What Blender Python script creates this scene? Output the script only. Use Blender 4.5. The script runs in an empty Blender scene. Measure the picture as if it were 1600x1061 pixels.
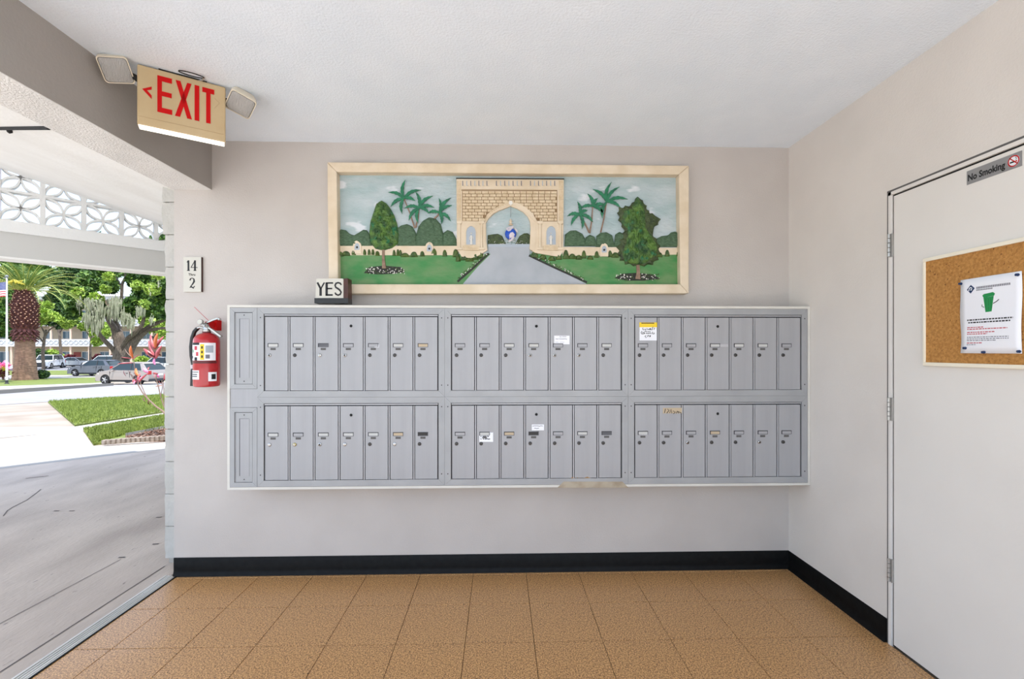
import bpy, bmesh, math, random
import numpy as np
from mathutils import Vector, Matrix, noise as mn

# ------------------------------------------------------------------ camera, sky, sun, exposure
C = bpy.context.scene.collection
S = bpy.context.scene
YAW = math.radians(1.53); FPX = 711.0; EYE = 1.283; HOR = 548.0
cam = bpy.data.objects.new('camera', bpy.data.cameras.new('camera')); C.objects.link(cam)
cam.location = (0, 0, EYE); cam.rotation_euler = (math.pi/2, 0, -YAW)
cam.data.sensor_width = 36; cam.data.lens = FPX/1600*36
cam.data.shift_y = (HOR-530.5)/1600; cam.data.clip_end = 600; cam.data.clip_start = 0.02
S.camera = cam
W = bpy.data.worlds.new('sky'); S.world = W; W.use_nodes = True
wn = W.node_tree.nodes; wl = W.node_tree.links
sky = wn.new('ShaderNodeTexSky'); sky.sky_type = 'NISHITA'; sky.sun_disc = False
sky.sun_elevation = math.radians(68); sky.sun_rotation = math.radians(150)
sky.air_density = 1.0; sky.dust_density = 1.2; sky.ozone_density = 1.0
# broken white cloud spread evenly over the whole sky
tcw = wn.new('ShaderNodeTexCoord'); nzw = wn.new('ShaderNodeTexNoise'); nzw.inputs['Scale'].default_value = 3.0; nzw.inputs['Detail'].default_value = 6
wl.new(tcw.outputs['Generated'], nzw.inputs['Vector'])
crw = wn.new('ShaderNodeValToRGB'); crw.color_ramp.elements[0].position = .36; crw.color_ramp.elements[1].position = .60
crw.color_ramp.elements[1].color = (.8, .8, .8, 1)
wl.new(nzw.outputs['Fac'], crw.inputs['Fac'])
mxw = wn.new('ShaderNodeMix'); mxw.data_type = 'RGBA'
wl.new(crw.outputs['Color'], mxw.inputs['Factor']); wl.new(sky.outputs['Color'], mxw.inputs['A']); mxw.inputs['B'].default_value = (4.3, 4.8, 5.6, 1)
bg = wn['Background']; bg.inputs['Strength'].default_value = 0.33
wl.new(mxw.outputs['Result'], bg.inputs['Color'])
sl = bpy.data.lights.new('sun', 'SUN'); sl.energy = 5.0; sl.angle = math.radians(0.7); sl.color = (1, .975, .94)
so = bpy.data.objects.new('sun', sl); C.objects.link(so)
sd = Vector((-0.15, 0.26, -1)).normalized()            # direction the light travels
so.rotation_euler = sd.to_track_quat('-Z', 'Y').to_euler()
S.view_settings.view_transform = 'Standard'; S.view_settings.look = 'None'
S.view_settings.gamma = 1; S.view_settings.use_curve_mapping = False
S.view_settings.exposure = 0.52

# ------------------------------------------------------------------ geometry from the photograph's perspective
D = 2.643; ZC = 1.198+EYE; ZS = 2.453
def ray(px, py):
    u = (px-800)/FPX; v = (HOR-py)/FPX
    return Vector((u*math.cos(YAW)+math.sin(YAW), -u*math.sin(YAW)+math.cos(YAW), v))
def P(px, py, Y):
    r = ray(px, py); k = Y/r.y
    return Vector((r.x*k, Y, EYE+r.z*k))
def PX(px, py, X):
    r = ray(px, py); k = X/r.x
    return Vector((X, r.y*k, EYE+r.z*k))
def gz(Y):
    if Y < 6: return -0.02
    if Y < 35: return -0.02-0.0395*(Y-6)
    return -0.02-0.0395*29
def PG(px, py):
    r = ray(px, py); Y = 8.0
    lo, hi = 0.5, 400.0
    for _ in range(60):
        mid = (lo+hi)/2
        if EYE+r.z*mid/r.y > gz(mid): lo = mid
        else: hi = mid
    return Vector((r.x*lo/r.y, lo, gz(lo)))
XR = P(1232, 700, D).x
XB = P(331, 280, D).x          # inner face of the header beam
XO = P(270, 297, D).x          # outer face of the header beam
XW = P(272, 700, D).x          # free end of the back wall

# ------------------------------------------------------------------ materials
def lin(c):
    return tuple(((x/255)/12.92 if x/255 <= .04045 else ((x/255+.055)/1.055)**2.4) for x in c)+(1,)
MATS = {}
def mat(name, col, rough=.6, metal=0, col2=None, scale=8, stretch=(1,1,1), detail=5, lo=.35, hi=.65, bump=0, bscale=None, spec=.5, trans=0, col3=None, s3=40, t3=.62, coat=0, bstretch=None, pos=False):
    m = bpy.data.materials.new(name); m.use_nodes = True; MATS[name] = m
    n = m.node_tree.nodes; l = m.node_tree.links; b = n['Principled BSDF']
    b.inputs['Roughness'].default_value = rough; b.inputs['Metallic'].default_value = metal
    b.inputs['Specular IOR Level'].default_value = spec; b.inputs['Transmission Weight'].default_value = trans
    b.inputs['Coat Weight'].default_value = coat
    b.inputs['Base Color'].default_value = lin(col); m.diffuse_color = lin(col)
    def tex(sc, st, det):
        tc = n.new('ShaderNodeNewGeometry' if pos else 'ShaderNodeTexCoord'); mp = n.new('ShaderNodeMapping'); mp.inputs['Scale'].default_value = st
        nz = n.new('ShaderNodeTexNoise'); nz.inputs['Scale'].default_value = sc; nz.inputs['Detail'].default_value = det
        l.new(tc.outputs['Position' if pos else 'Object'], mp.inputs['Vector']); l.new(mp.outputs['Vector'], nz.inputs['Vector']); return nz
    out = None
    if col2 is not None:
        nz = tex(scale, stretch, detail); cr = n.new('ShaderNodeValToRGB')
        cr.color_ramp.elements[0].position = lo; cr.color_ramp.elements[1].position = hi
        cr.color_ramp.elements[0].color = lin(col); cr.color_ramp.elements[1].color = lin(col2)
        l.new(nz.outputs['Fac'], cr.inputs['Fac']); out = cr.outputs['Color']
    if col3 is not None:
        nz = tex(s3, stretch, 3); cr = n.new('ShaderNodeValToRGB')
        cr.color_ramp.elements[0].position = t3; cr.color_ramp.elements[1].position = t3+.06
        l.new(nz.outputs['Fac'], cr.inputs['Fac'])
        mx = n.new('ShaderNodeMix'); mx.data_type = 'RGBA'
        l.new(cr.outputs['Color'], mx.inputs['Factor']); mx.inputs['B'].default_value = lin(col3)
        if out: l.new(out, mx.inputs['A'])
        else: mx.inputs['A'].default_value = lin(col)
        out = mx.outputs['Result']
    if out: l.new(out, b.inputs['Base Color'])
    if bump:
        nz = tex(bscale or scale, bstretch or stretch, 4); bp = n.new('ShaderNodeBump'); bp.inputs['Strength'].default_value = bump
        bp.inputs['Distance'].default_value = .01
        l.new(nz.outputs['Fac'], bp.inputs['Height']); l.new(bp.outputs['Normal'], b.inputs['Normal'])
    return m
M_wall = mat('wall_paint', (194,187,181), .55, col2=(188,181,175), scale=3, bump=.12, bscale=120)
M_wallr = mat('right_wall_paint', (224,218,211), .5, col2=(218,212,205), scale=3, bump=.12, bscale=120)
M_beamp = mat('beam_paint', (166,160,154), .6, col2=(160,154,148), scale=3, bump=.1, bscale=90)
M_ceil = mat('ceiling_texture', (236,244,253), .8, col2=(231,240,250), scale=5, bump=.3, bscale=110)
M_stucco = mat('white_stucco', (240,239,236), .8, col2=(228,227,224), scale=6, bump=.7, bscale=120, col3=(120,112,100), s3=60, t3=.74)
M_soffit = mat('white_soffit', (244,243,239), .8, col2=(236,234,229), scale=2.5, bump=.2, bscale=50)
M_screen = mat('white_painted_concrete', (235,235,233), .7, bump=.3, bscale=60)
M_block = mat('painted_block', (192,189,183), .7, col2=(180,178,171), scale=7, bump=.5, bscale=45)
M_beamg = mat('grey_beam_paint', (204,203,199), .7)
M_mortar = mat('mortar', (170,166,158), .9)
M_tile = mat('cork_vinyl_tile', (216,168,112), .36, col2=(150,108,66), scale=170, lo=.43, hi=.57, col3=(66,40,22), s3=150, t3=.60, bump=.07, bscale=110, spec=.5, coat=.12, pos=True)
M_tileb = mat('tile_joint', (60,42,28), .9)
M_base = mat('black_vinyl', (7,7,8), .5, col2=(15,16,16), scale=30, bump=.1, bscale=40, spec=.15)
M_alu = mat('threshold_aluminium', (216,214,208), .4, .2, col2=(186,184,178), scale=20, stretch=(1,.1,1))
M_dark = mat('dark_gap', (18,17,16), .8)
M_grayline = mat('gap_shade_and_tag', (92,90,88), .7)
M_door = mat('door_paint', (230,226,220), .45, col2=(225,221,215), scale=2.5, bump=.05, bscale=60)
M_steel = mat('steel', (176,174,170), .3, .6)
M_chrome = mat('chrome', (180,179,176), .25, 1)
M_cork = mat('cork', (196,142,76), .9, col2=(170,118,58), scale=90, lo=.35, hi=.62, col3=(110,66,28), s3=130, t3=.64, bump=.5, bscale=140)
M_cream = mat('cream_frame', (240,232,212), .5)
M_paper = mat('paper', (240,241,246), .6)
M_ink = mat('ink', (25,25,28), .6)
M_gray_ink = mat('grey_ink', (120,120,128), .7)
M_red_ink = mat('red_ink', (190,70,80), .7)
M_green = mat('green_print', (22,140,72), .6)
M_navy = mat('navy_print', (20,50,92), .5)
M_box = mat('aluminium_paint', (166,166,168), .45, .12, col2=(160,160,162), scale=22, stretch=(1,1,.05), bump=.05, bscale=60, bstretch=(1,1,.03))
M_boxf = mat('aluminium_frame', (164,165,166), .45, .12, col2=(156,157,158), scale=20, stretch=(.3,1,.3))
M_boxhi = mat('aluminium_bright', (184,184,186), .4, .2)
M_seam = mat('mail_seam', (46,46,50), .6)
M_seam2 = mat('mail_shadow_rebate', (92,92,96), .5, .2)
M_surr = mat('surround_paint', (214,211,202), .55, col2=(206,203,195), scale=8)
M_stain = mat('stained_rail', (176,164,144), .5, .1, col2=(150,134,112), scale=14, lo=.4, hi=.7)
M_rust = mat('dried_rust', (176,146,100), .8, col2=(150,110,66), scale=60)
M_slotp = mat('slot_card', (196,196,192), .6)
M_tan = mat('old_tape', (190,172,144), .7)
M_black = mat('black_plastic', (16,15,15), .35)
M_brown = mat('brown_wood', (74,32,18), .45, col2=(50,20,12), scale=14)
M_yellow = mat('yellow_sticker', (240,206,40), .5)
M_red = mat('extinguisher_red', (176,12,24), .22, coat=.4)
M_darkred = mat('dark_red', (90,12,18), .4)
M_exitred = mat('exit_red', (186,4,4), .6, spec=.2)
M_exitbody = mat('aged_cream_plastic', (190,168,130), .45, col2=(182,158,118), scale=5)
M_housing = mat('lamp_housing', (222,212,192), .4)
M_lens = mat('clear_lens', (236,234,231), .10, trans=.6, bump=.6, bscale=40, bstretch=(8,1,1))
M_reflector = mat('reflector', (238,236,233), .22, .8)
M_plate = mat('number_plate_white', (202,199,188), .4)
# relief colours
M_plaster = mat('plaster_cream', (224,208,184), .6, col2=(212,194,166), scale=9, bump=.2, bscale=40)
M_pbrick = mat('plaster_brick', (216,197,166), .6, col2=(200,178,144), scale=40)
M_pgroove = mat('plaster_groove', (140,114,82), .8)
M_psky = mat('relief_sky', (160,180,182), .6, col2=(186,197,200), scale=6, stretch=(1,1,2.4), lo=.35, hi=.7, bump=.6, bscale=26, col3=(214,218,222), s3=5, t3=.60)
M_plawn = mat('relief_lawn', (54,128,62), .5, col2=(100,136,84), scale=9, stretch=(1,1,2), lo=.35, hi=.7, bump=.3, bscale=20)
M_proad = mat('relief_road', (158,164,170), .55, col2=(172,176,182), scale=8)
M_hedge = mat('relief_hedge', (58,86,58), .55, col2=(84,112,84), scale=60, stretch=(1,1,2.5), bump=.6, bscale=90)
M_ptree = mat('relief_tree', (36,74,38), .5, col2=(96,132,56), scale=26, lo=.36, hi=.66, bump=.7, bscale=110, col3=(38,110,70), s3=24, t3=.58)
M_pdtree = mat('relief_dark_tree', (46,58,34), .5, col2=(70,86,44), scale=40, bump=.6, bscale=100)
M_palmleaf = mat('relief_palm', (18,92,64), .5, col2=(34,124,84), scale=30)
M_ptrunk = mat('relief_trunk', (150,124,104), .6, col2=(120,94,76), scale=40)
M_pwhite = mat('relief_white', (226,222,214), .5)
M_niche = mat('relief_niche', (168,178,188), .6)
M_pblue = mat('relief_blue', (24,78,182), .4)
M_pink = mat('relief_pale', (206,198,204), .5)
M_shrub = mat('relief_shrub', (86,108,46), .5, col2=(48,74,36), scale=50, bump=.5, bscale=100)
M_soil = mat('relief_edge', (40,42,36), .7)
# outside
M_drive = mat('driveway_concrete', (190,177,165), .75, col2=(162,149,138), scale=3.2, stretch=(1,.4,1), lo=.36, hi=.72, bump=.4, bscale=60, col3=(120,110,106), s3=30, t3=.70)
M_conc = mat('pale_concrete', (150,139,127), .85, col2=(128,116,103), scale=.9, bump=.2, bscale=50)
M_concr = mat('rear_bounce_concrete', (226,222,214), .85, col2=(218,214,206), scale=2)
M_concw = mat('white_concrete', (160,157,152), .85, col2=(152,149,145), scale=1.5)
M_road = mat('asphalt', (139,138,141), .9, col2=(131,130,133), scale=1.5)
M_kerb = mat('kerb', (120,116,108), .9)
M_grass = mat('grass', (106,118,48), .9, col2=(86,100,38), scale=9, lo=.3, hi=.7, col3=(130,134,70), s3=26, t3=.62)
M_blade = mat('grass_blade', (124,138,52), .7, col2=(98,116,42), scale=8)
M_mulch = mat('mulch', (120,82,60), .95, col2=(74,48,36), scale=50, bump=1, bscale=60)
M_paver = mat('edging_stone', (152,140,128), .9, col2=(120,108,98), scale=20)
M_crack = mat('crack', (88,80,78), .9)
def leafmat(name, a, b, c):
    m = mat(name, a, .6, col2=b, scale=1.4, lo=.35, hi=.65, col3=c, s3=3.2, t3=.56)
    return m
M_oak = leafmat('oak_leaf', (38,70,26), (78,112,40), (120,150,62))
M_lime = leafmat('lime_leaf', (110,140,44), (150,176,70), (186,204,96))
M_deep = leafmat('deep_leaf', (30,58,26), (52,84,34), (88,118,48))
M_moss = mat('spanish_moss', (158,158,134), .9, col2=(128,134,104), scale=3)
M_bark = mat('bark', (118,106,94), .95, col2=(76,66,58), scale=6, stretch=(2,2,.5), bump=1, bscale=10)
M_palmt = mat('palm_trunk', (142,112,92), .95, col2=(112,86,70), scale=4, stretch=(1,1,4), bump=.8, bscale=8)
M_boot = mat('palm_boot', (104,58,52), .8, col2=(70,34,32), scale=6)
M_bootend = mat('palm_boot_end', (206,158,132), .8)
M_frond = leafmat('palm_frond', (62,96,36), (98,128,52), (146,160,86))
M_rachis = mat('palm_rachis', (176,178,96), .6)
M_cordy = mat('cordyline_red', (150,50,58), .4, col2=(186,92,96), scale=12)
M_cordd = mat('cordyline_dark', (86,22,30), .4)
M_orange = mat('dry_orange_leaf', (206,110,56), .5)
M_stem = mat('woody_stem', (134,112,98), .8)
M_bwall = mat('beige_render', (172,156,132), .85, col2=(164,148,124), scale=.6)
M_bpink = mat('blush_render', (216,190,168), .85)
M_bwhite = mat('white_render', (192,189,186), .8)
M_broof = mat('pale_roof', (216,222,232), .6)
M_bglass = mat('far_glass', (70,92,104), .12, .2)
M_brown2 = mat('brown_entry', (120,52,42), .7)
M_glass = mat('car_glass', (44,56,60), .08, .3)
M_tyre = mat('tyre', (26,26,27), .8)
M_rim = mat('alloy', (190,190,192), .3, .7)
M_cw = mat('white_car', (232,232,232), .25, coat=.6)
M_cb = mat('champagne_car', (152,141,134), .3, .2, coat=.6)
M_cd = mat('slate_car', (84,88,98), .25, .3, coat=.6)
M_cs = mat('silver_car', (190,192,194), .3, .3, coat=.6)
M_trimb = mat('car_black', (40,40,44), .5)
M_tail = mat('tail_lamp', (170,20,26), .2)
M_head = mat('head_lamp', (225,228,232), .1)
M_pole = mat('flagpole_white', (236,236,236), .4)
M_gold = mat('finial_grey', (120,124,124), .4)
M_flagr = mat('flag_red', (196,60,70), .7)
M_flagw = mat('flag_white', (236,232,234), .7)
M_flagb = mat('flag_blue', (50,64,120), .7)
M_pinkfl = mat('pink_bract', (226,70,140), .6, col2=(240,150,190), scale=4)
M_yelfl = mat('yellow_croton', (190,176,60), .6)

# ------------------------------------------------------------------ mesh builder
class MB:
    def __init__(s): s.v = []; s.f = []; s.m = []; s.mats = []
    def mi(s, m):
        if m not in s.mats: s.mats.append(m)
        return s.mats.index(m)
    def add(s, vs, fs, m=None):
        o = len(s.v); s.v += [tuple(v) for v in vs]
        k = s.mi(m) if m else 0
        for f in fs: s.f.append(tuple(i+o for i in f)); s.m.append(k)
        return s
    def box(s, x0, x1, y0, y1, z0, z1, m=None, bev=0):
        x0, x1 = min(x0,x1), max(x0,x1); y0, y1 = min(y0,y1), max(y0,y1); z0, z1 = min(z0,z1), max(z0,z1)
        if bev:
            bm = bmesh.new(); bmesh.ops.create_cube(bm, size=1)
            for v in bm.verts: v.co = Vector(((x0+x1)/2+v.co.x*(x1-x0), (y0+y1)/2+v.co.y*(y1-y0), (z0+z1)/2+v.co.z*(z1-z0)))
            bmesh.ops.bevel(bm, geom=bm.edges[:], offset=bev, segments=2, affect='EDGES', profile=.6)
            return s.bm(bm, m)
        v = [(x0,y0,z0),(x1,y0,z0),(x1,y1,z0),(x0,y1,z0),(x0,y0,z1),(x1,y0,z1),(x1,y1,z1),(x0,y1,z1)]
        return s.add(v, [(0,3,2,1),(4,5,6,7),(0,1,5,4),(1,2,6,5),(2,3,7,6),(3,0,4,7)], m)
    def bm(s, bm, m=None):
        bm.verts.ensure_lookup_table(); bm.verts.index_update()
        s.add([v.co[:] for v in bm.verts], [[v.index for v in f.verts] for f in bm.faces], m); bm.free(); return s
    def prism(s, pts, fn, a, b, m=None):
        """polygon pts (2D) -> fn(u,v,h) at h=a (back) and h=b (front)"""
        n = len(pts); area = sum(pts[i][0]*pts[(i+1)%n][1]-pts[(i+1)%n][0]*pts[i][1] for i in range(n))
        if area < 0: pts = pts[::-1]
        v = [fn(p[0], p[1], a) for p in pts]+[fn(p[0], p[1], b) for p in pts]
        f = [tuple(range(n))[::-1], tuple(range(n, 2*n))]
        f += [(i, (i+1)%n, n+(i+1)%n, n+i) for i in range(n)]
        return s.add(v, f, m)
    def tube(s, path, r, m=None, seg=8, cap=True):
        path = [Vector(p) for p in path]; n = len(path)
        rr = r if isinstance(r, (list, tuple)) else [r]*n
        vs = []; fs = []; ref = Vector((0.31,0.2,0.93)).normalized()
        for i, p in enumerate(path):
            d = (path[min(i+1,n-1)]-path[max(i-1,0)]).normalized()
            a = ref-d*ref.dot(d)
            if a.length < .05: a = Vector((1,0,0))-d*d.x
            a.normalize(); b = d.cross(a); ref = a
            for k in range(seg):
                t = 2*math.pi*k/seg; vs.append(p+(a*math.cos(t)+b*math.sin(t))*rr[i])
        for i in range(n-1):
            for k in range(seg):
                k2 = (k+1)%seg; fs.append((i*seg+k, i*seg+k2, (i+1)*seg+k2, (i+1)*seg+k))
        if cap: fs += [tuple(range(seg))[::-1], tuple((n-1)*seg+k for k in range(seg))]
        return s.add(vs, fs, m)
    def lathe(s, prof, c, m=None, seg=20, axis='z'):
        vs = []; fs = []
        for r, h in prof:
            for k in range(seg):
                t = 2*math.pi*k/seg; x, y = r*math.cos(t), r*math.sin(t)
                q = (x,y,h) if axis == 'z' else ((x,h,y) if axis == 'y' else (h,x,y))
                vs.append((c[0]+q[0], c[1]+q[1], c[2]+q[2]))
        for i in range(len(prof)-1):
            for k in range(seg):
                k2 = (k+1)%seg; fs.append((i*seg+k, i*seg+k2, (i+1)*seg+k2, (i+1)*seg+k))
        fs.append(tuple(range(seg))[::-1]); fs.append(tuple((len(prof)-1)*seg+k for k in range(seg)))
        return s.add(vs, fs, m)
    def ribbon(s, pts, w, fn, a, b, m=None):
        """flat stroke with square ends along 2D pts, thickness a..b"""
        n = len(pts); L = []; R = []
        ww = w if isinstance(w, (list, tuple)) else [w]*n
        for i in range(n):
            d = Vector(pts[min(i+1,n-1)][:2])-Vector(pts[max(i-1,0)][:2]); d.normalize(); q = Vector((-d.y, d.x))*ww[i]/2
            L.append((pts[i][0]+q.x, pts[i][1]+q.y)); R.append((pts[i][0]-q.x, pts[i][1]-q.y))
        vs = [fn(p[0],p[1],b) for p in L]+[fn(p[0],p[1],b) for p in R]+[fn(p[0],p[1],a) for p in L]+[fn(p[0],p[1],a) for p in R]
        fs = []
        for i in range(n-1):
            fs += [(i,i+1,n+i+1,n+i),(2*n+i+1,2*n+i,3*n+i,3*n+i+1),(i+1,i,2*n+i,2*n+i+1),(n+i,n+i+1,3*n+i+1,3*n+i)]
        fs += [(0,n,3*n,2*n),(n-1,2*n-1,4*n-1,3*n-1)]
        return s.add(vs, fs, m)
    def sphere(s, c, r, m=None, sub=2, sc=(1,1,1), jit=0):
        bm = bmesh.new(); bmesh.ops.create_icosphere(bm, subdivisions=sub, radius=1)
        for v in bm.verts:
            k = 1+(jit*mn.noise(v.co*2.3+Vector(c)*3) if jit else 0)
            v.co = Vector((c[0]+v.co.x*r*sc[0]*k, c[1]+v.co.y*r*sc[1]*k, c[2]+v.co.z*r*sc[2]*k))
        return s.bm(bm, m)
    def mesh(s, name, smooth=False):
        me = bpy.data.meshes.new(name); me.from_pydata(s.v, [], s.f)
        for m in s.mats: me.materials.append(m)
        if len(s.mats) > 1: me.polygons.foreach_set('material_index', s.m)
        if smooth: me.polygons.foreach_set('use_smooth', [True]*len(s.f))
        bm = bmesh.new(); bm.from_mesh(me); bmesh.ops.recalc_face_normals(bm, faces=bm.faces); bm.to_mesh(me); bm.free()
        return me
    def build(s, name, parent=None, smooth=False, local=False, m=None):
        if m: s.mi(m)
        if parent is not None and not local:
            o = rootloc(parent); s.v = [(x-o.x, y-o.y, z-o.z) for x, y, z in s.v]
        me = s.mesh(name, smooth)
        if smooth: me.set_sharp_from_angle(angle=math.radians(38))
        ob = bpy.data.objects.new(name, me); C.objects.link(ob)
        if parent is not None: ob.parent = parent
        return ob
def rootloc(o):
    l = Vector((0,0,0))
    while o is not None: l = l+o.location; o = o.parent
    return l
def tag(o, label=None, cat=None, group=None, kind=None):
    if label: o['label'] = label
    if cat: o['category'] = cat
    if group: o['group'] = group
    if kind: o['kind'] = kind
    return o
def empty(name, loc, label=None, cat=None, group=None, kind=None, rz=0):
    o = bpy.data.objects.new(name, None); C.objects.link(o); o.location = loc; o.rotation_euler.z = rz
    o.empty_display_size = .1
    return tag(o, label, cat, group, kind)
def inst(name, me, loc, parent=None, rz=0):
    o = bpy.data.objects.new(name, me); C.objects.link(o); o.location = loc; o.rotation_euler.z = rz
    if parent is not None: o.parent = parent
    return o
def struct(o, label=None): o['kind'] = 'structure'; 
def textmesh(body, size, bold=0):
    cu = bpy.data.curves.new('t', 'FONT'); cu.body = body; cu.size = size; cu.offset = bold; cu.resolution_u = 3
    cu.align_x = 'LEFT'
    o = bpy.data.objects.new('t', cu); C.objects.link(o)
    bpy.context.view_layer.update()
    me = bpy.data.meshes.new_from_object(o.evaluated_get(bpy.context.evaluated_depsgraph_get()))
    vs = [v.co.copy() for v in me.vertices]; fs = [tuple(p.vertices) for p in me.polygons]
    bpy.data.objects.remove(o); bpy.data.curves.remove(cu); bpy.data.meshes.remove(me)
    return vs, fs
def text(mb, body, x0, x1, ybase, h, fn, hh, m, bold=0):
    """text fitted to x0..x1, letters of height h, mapped by fn(u,v,h)"""
    vs, fs = textmesh(body, 1, bold)
    a = min(v.x for v in vs); b = max(v.x for v in vs); t = max(v.y for v in vs)
    k = (x1-x0)/(b-a)
    mb.add([fn(x0+(v.x-a)*k, ybase+v.y/t*h, hh) for v in vs], fs, m)

# ================================================================== SETTING: the lobby
YB = -0.45          # unseen rear end, left open close behind the camera to let light in
# back wall
o = MB().box(XW, XR+.15, D, D+.19, -.02, ZC+.02, M_wall).build('wall_back'); struct(o)
# right wall with door opening
DY1 = PX(1386.5, 600, XR).y; DZ = PX(1386.5, 299.5, XR).z; DY0 = DY1-.94
m = MB()
m.box(XR, XR+.15, DY1, D, -.02, ZC+.02, M_wallr).box(XR, XR+.15, YB, DY0, -.02, ZC+.02, M_wallr).box(XR, XR+.15, DY0, DY1, DZ, ZC+.02, M_wallr)
struct(m.build('wall_right'))
# door: steel frame, leaf, hinges
dr = empty('door_1', (XR, DY1, 0), kind='structure')
m = MB(); fw = .014; g = .009
m.box(XR-.004, XR+.10, DY1-g-fw, DY1-g, 0, DZ-g, M_door).box(XR-.004, XR+.10, DY0+g, DY0+g+fw, 0, DZ-g, M_door).box(XR-.004, XR+.10, DY0+g, DY1-g, DZ-g-fw, DZ-g, M_door)
m.build('door_frame', dr)
m = MB(); m.box(XR-.001, XR+.1, DY1-g, DY1, 0, DZ, M_grayline).box(XR-.001, XR+.1, DY0, DY0+g, 0, DZ, M_grayline).box(XR-.001, XR+.1, DY0+g, DY1-g, DZ-g, DZ, M_grayline)  # grey and dark strips colour in the shade of the frame gaps
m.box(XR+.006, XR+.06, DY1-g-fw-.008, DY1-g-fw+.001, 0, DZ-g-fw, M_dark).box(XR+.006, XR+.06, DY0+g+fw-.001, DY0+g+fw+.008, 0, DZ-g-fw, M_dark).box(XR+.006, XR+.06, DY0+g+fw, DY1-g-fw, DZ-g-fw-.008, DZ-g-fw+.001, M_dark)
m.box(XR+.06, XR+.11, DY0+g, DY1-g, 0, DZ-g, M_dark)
m.build('frame_gap_shade', dr)
ly1 = DY1-g-fw-.007; ly0 = DY0+g+fw+.007; lz = DZ-g-fw-.007
leaf = MB().box(XR+.002, XR+.047, ly0, ly1, .008, lz, M_door, bev=.0015).build('door_leaf', dr)
for py in (384, 639, 890):
    z = PX(1391, py, XR).z
    h = MB()
    h.box(XR-.0055, XR+.001, ly1-.001, ly1+.014, z-.05, z+.05, M_steel)
    hg = h.build('hinge', dr)
    for k in range(5):
        q = MB().lathe([(.0045,-.0092),(.006,-.0085),(.006,.0085),(.0045,.0092)], (XR-.010, ly1+.012, z-.04+k*.02), M_steel, seg=12)
        q.build('knuckle', hg, smooth=True)
# ceiling
struct(MB().box(XB-.30, XR+.15, YB, D+.19, ZC, ZC+.15, M_ceil).build('ceiling'))
# header beam over the open left side
ZB = P(331, 297, D).z
bm_ = MB()
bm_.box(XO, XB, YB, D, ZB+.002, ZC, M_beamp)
bm_.box(XO+.001, XB-.001, YB, D, ZB, ZB+.002, M_stucco)
struct(bm_.build('header_beam'))
# baseboards: cove base with a rolled toe
BH = .104
prof = [(0,0),(.016,0),(.014,.006),(.007,.016),(.0045,.03),(.004,BH-.004),(.001,BH)]
def cove(p0, p1, nrm, name, par=None):
    m = MB(); vs = []
    for p in (p0, p1):
        for a, z in [(-.001,0)]+prof+[(-.001,BH)]: vs.append((p[0]+nrm[0]*a, p[1]+nrm[1]*a, z))
    n = len(vs)//2
    m.add(vs, [(i,(i+1)%n,n+(i+1)%n,n+i) for i in range(n)]+[tuple(range(n)), tuple(range(2*n-1,n-1,-1))], M_base)
    o = m.build(name, smooth=True); o['kind'] = 'structure'
cove((XW, D), (XR, D), (0,-1), 'baseboard_back')
cove((XR, D-.001), (XR, DY1), (-1,0), 'baseboard_right')
# floor: slab and individual tiles
fl = MB().box(-1.837, XR, YB, D, -.12, -.004, M_tileb).build('floor'); fl['kind'] = 'structure'
TS = .3035; gap = .0022
tx = P(740, 897, D-.0).x; ty = PG(700, 951).y
def tilemesh(w, h):
    bm = bmesh.new(); bmesh.ops.create_cube(bm, size=1)
    for v in bm.verts: v.co = Vector((v.co.x*w, v.co.y*h, v.co.z*.004-.002))
    top = [e for e in bm.edges if all(v.co.z > -.001 for v in e.verts)]
    bmesh.ops.bevel(bm, geom=top, offset=.0012, segments=1, affect='EDGES')
    mb = MB(); mb.bm(bm, M_tile); return mb.mesh('tile')
full = tilemesh(TS-gap, TS-.004); cache = {}
i0 = math.floor((-1.836-tx)/TS); i1 = math.ceil((XR-tx)/TS)
ty_rows = []
j0 = -13; j1 = 2
for i in range(i0, i1):
    for j in range(j0, j1):
        x0 = max(tx+i*TS, -1.836); x1 = min(tx+(i+1)*TS, XR); y0 = max(ty+j*TS, YB); y1 = min(ty+(j+1)*TS, D)
        if x1-x0 < .01 or y1-y0 < .01: continue
        w, h = x1-x0, y1-y0
        if w > TS-1e-4 and h > TS-1e-4: me = full
        else:
            key = (round(w,3), round(h,3)); me = cache.get(key) or cache.setdefault(key, tilemesh(w-gap, h-.004))
        inst('tile', me, ((x0+x1)/2, (y0+y1)/2, 0), fl)
# threshold
th = MB()
th.box(-1.908, -1.836, YB, D-.004, -.02, .002, M_alu)
for x, w, h in ((-1.902,.010,.006),(-1.885,.006,.005),(-1.871,.006,.005),(-1.857,.006,.005)):
    th.box(x, x+w, YB, D-.004, .002, h, M_alu)
th.box(-1.840, -1.832, YB, D-.004, .0, .004, M_base)
o = th.build('trim_1'); o['kind'] = 'structure'
for k in range(8):
    MB().lathe([(.0001,.0),(.004,.0),(.003,.002),(.0001,.0025)], (-1.878, 2.45-k*.45, .0025), M_steel, seg=10).build('screw', o)
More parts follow.
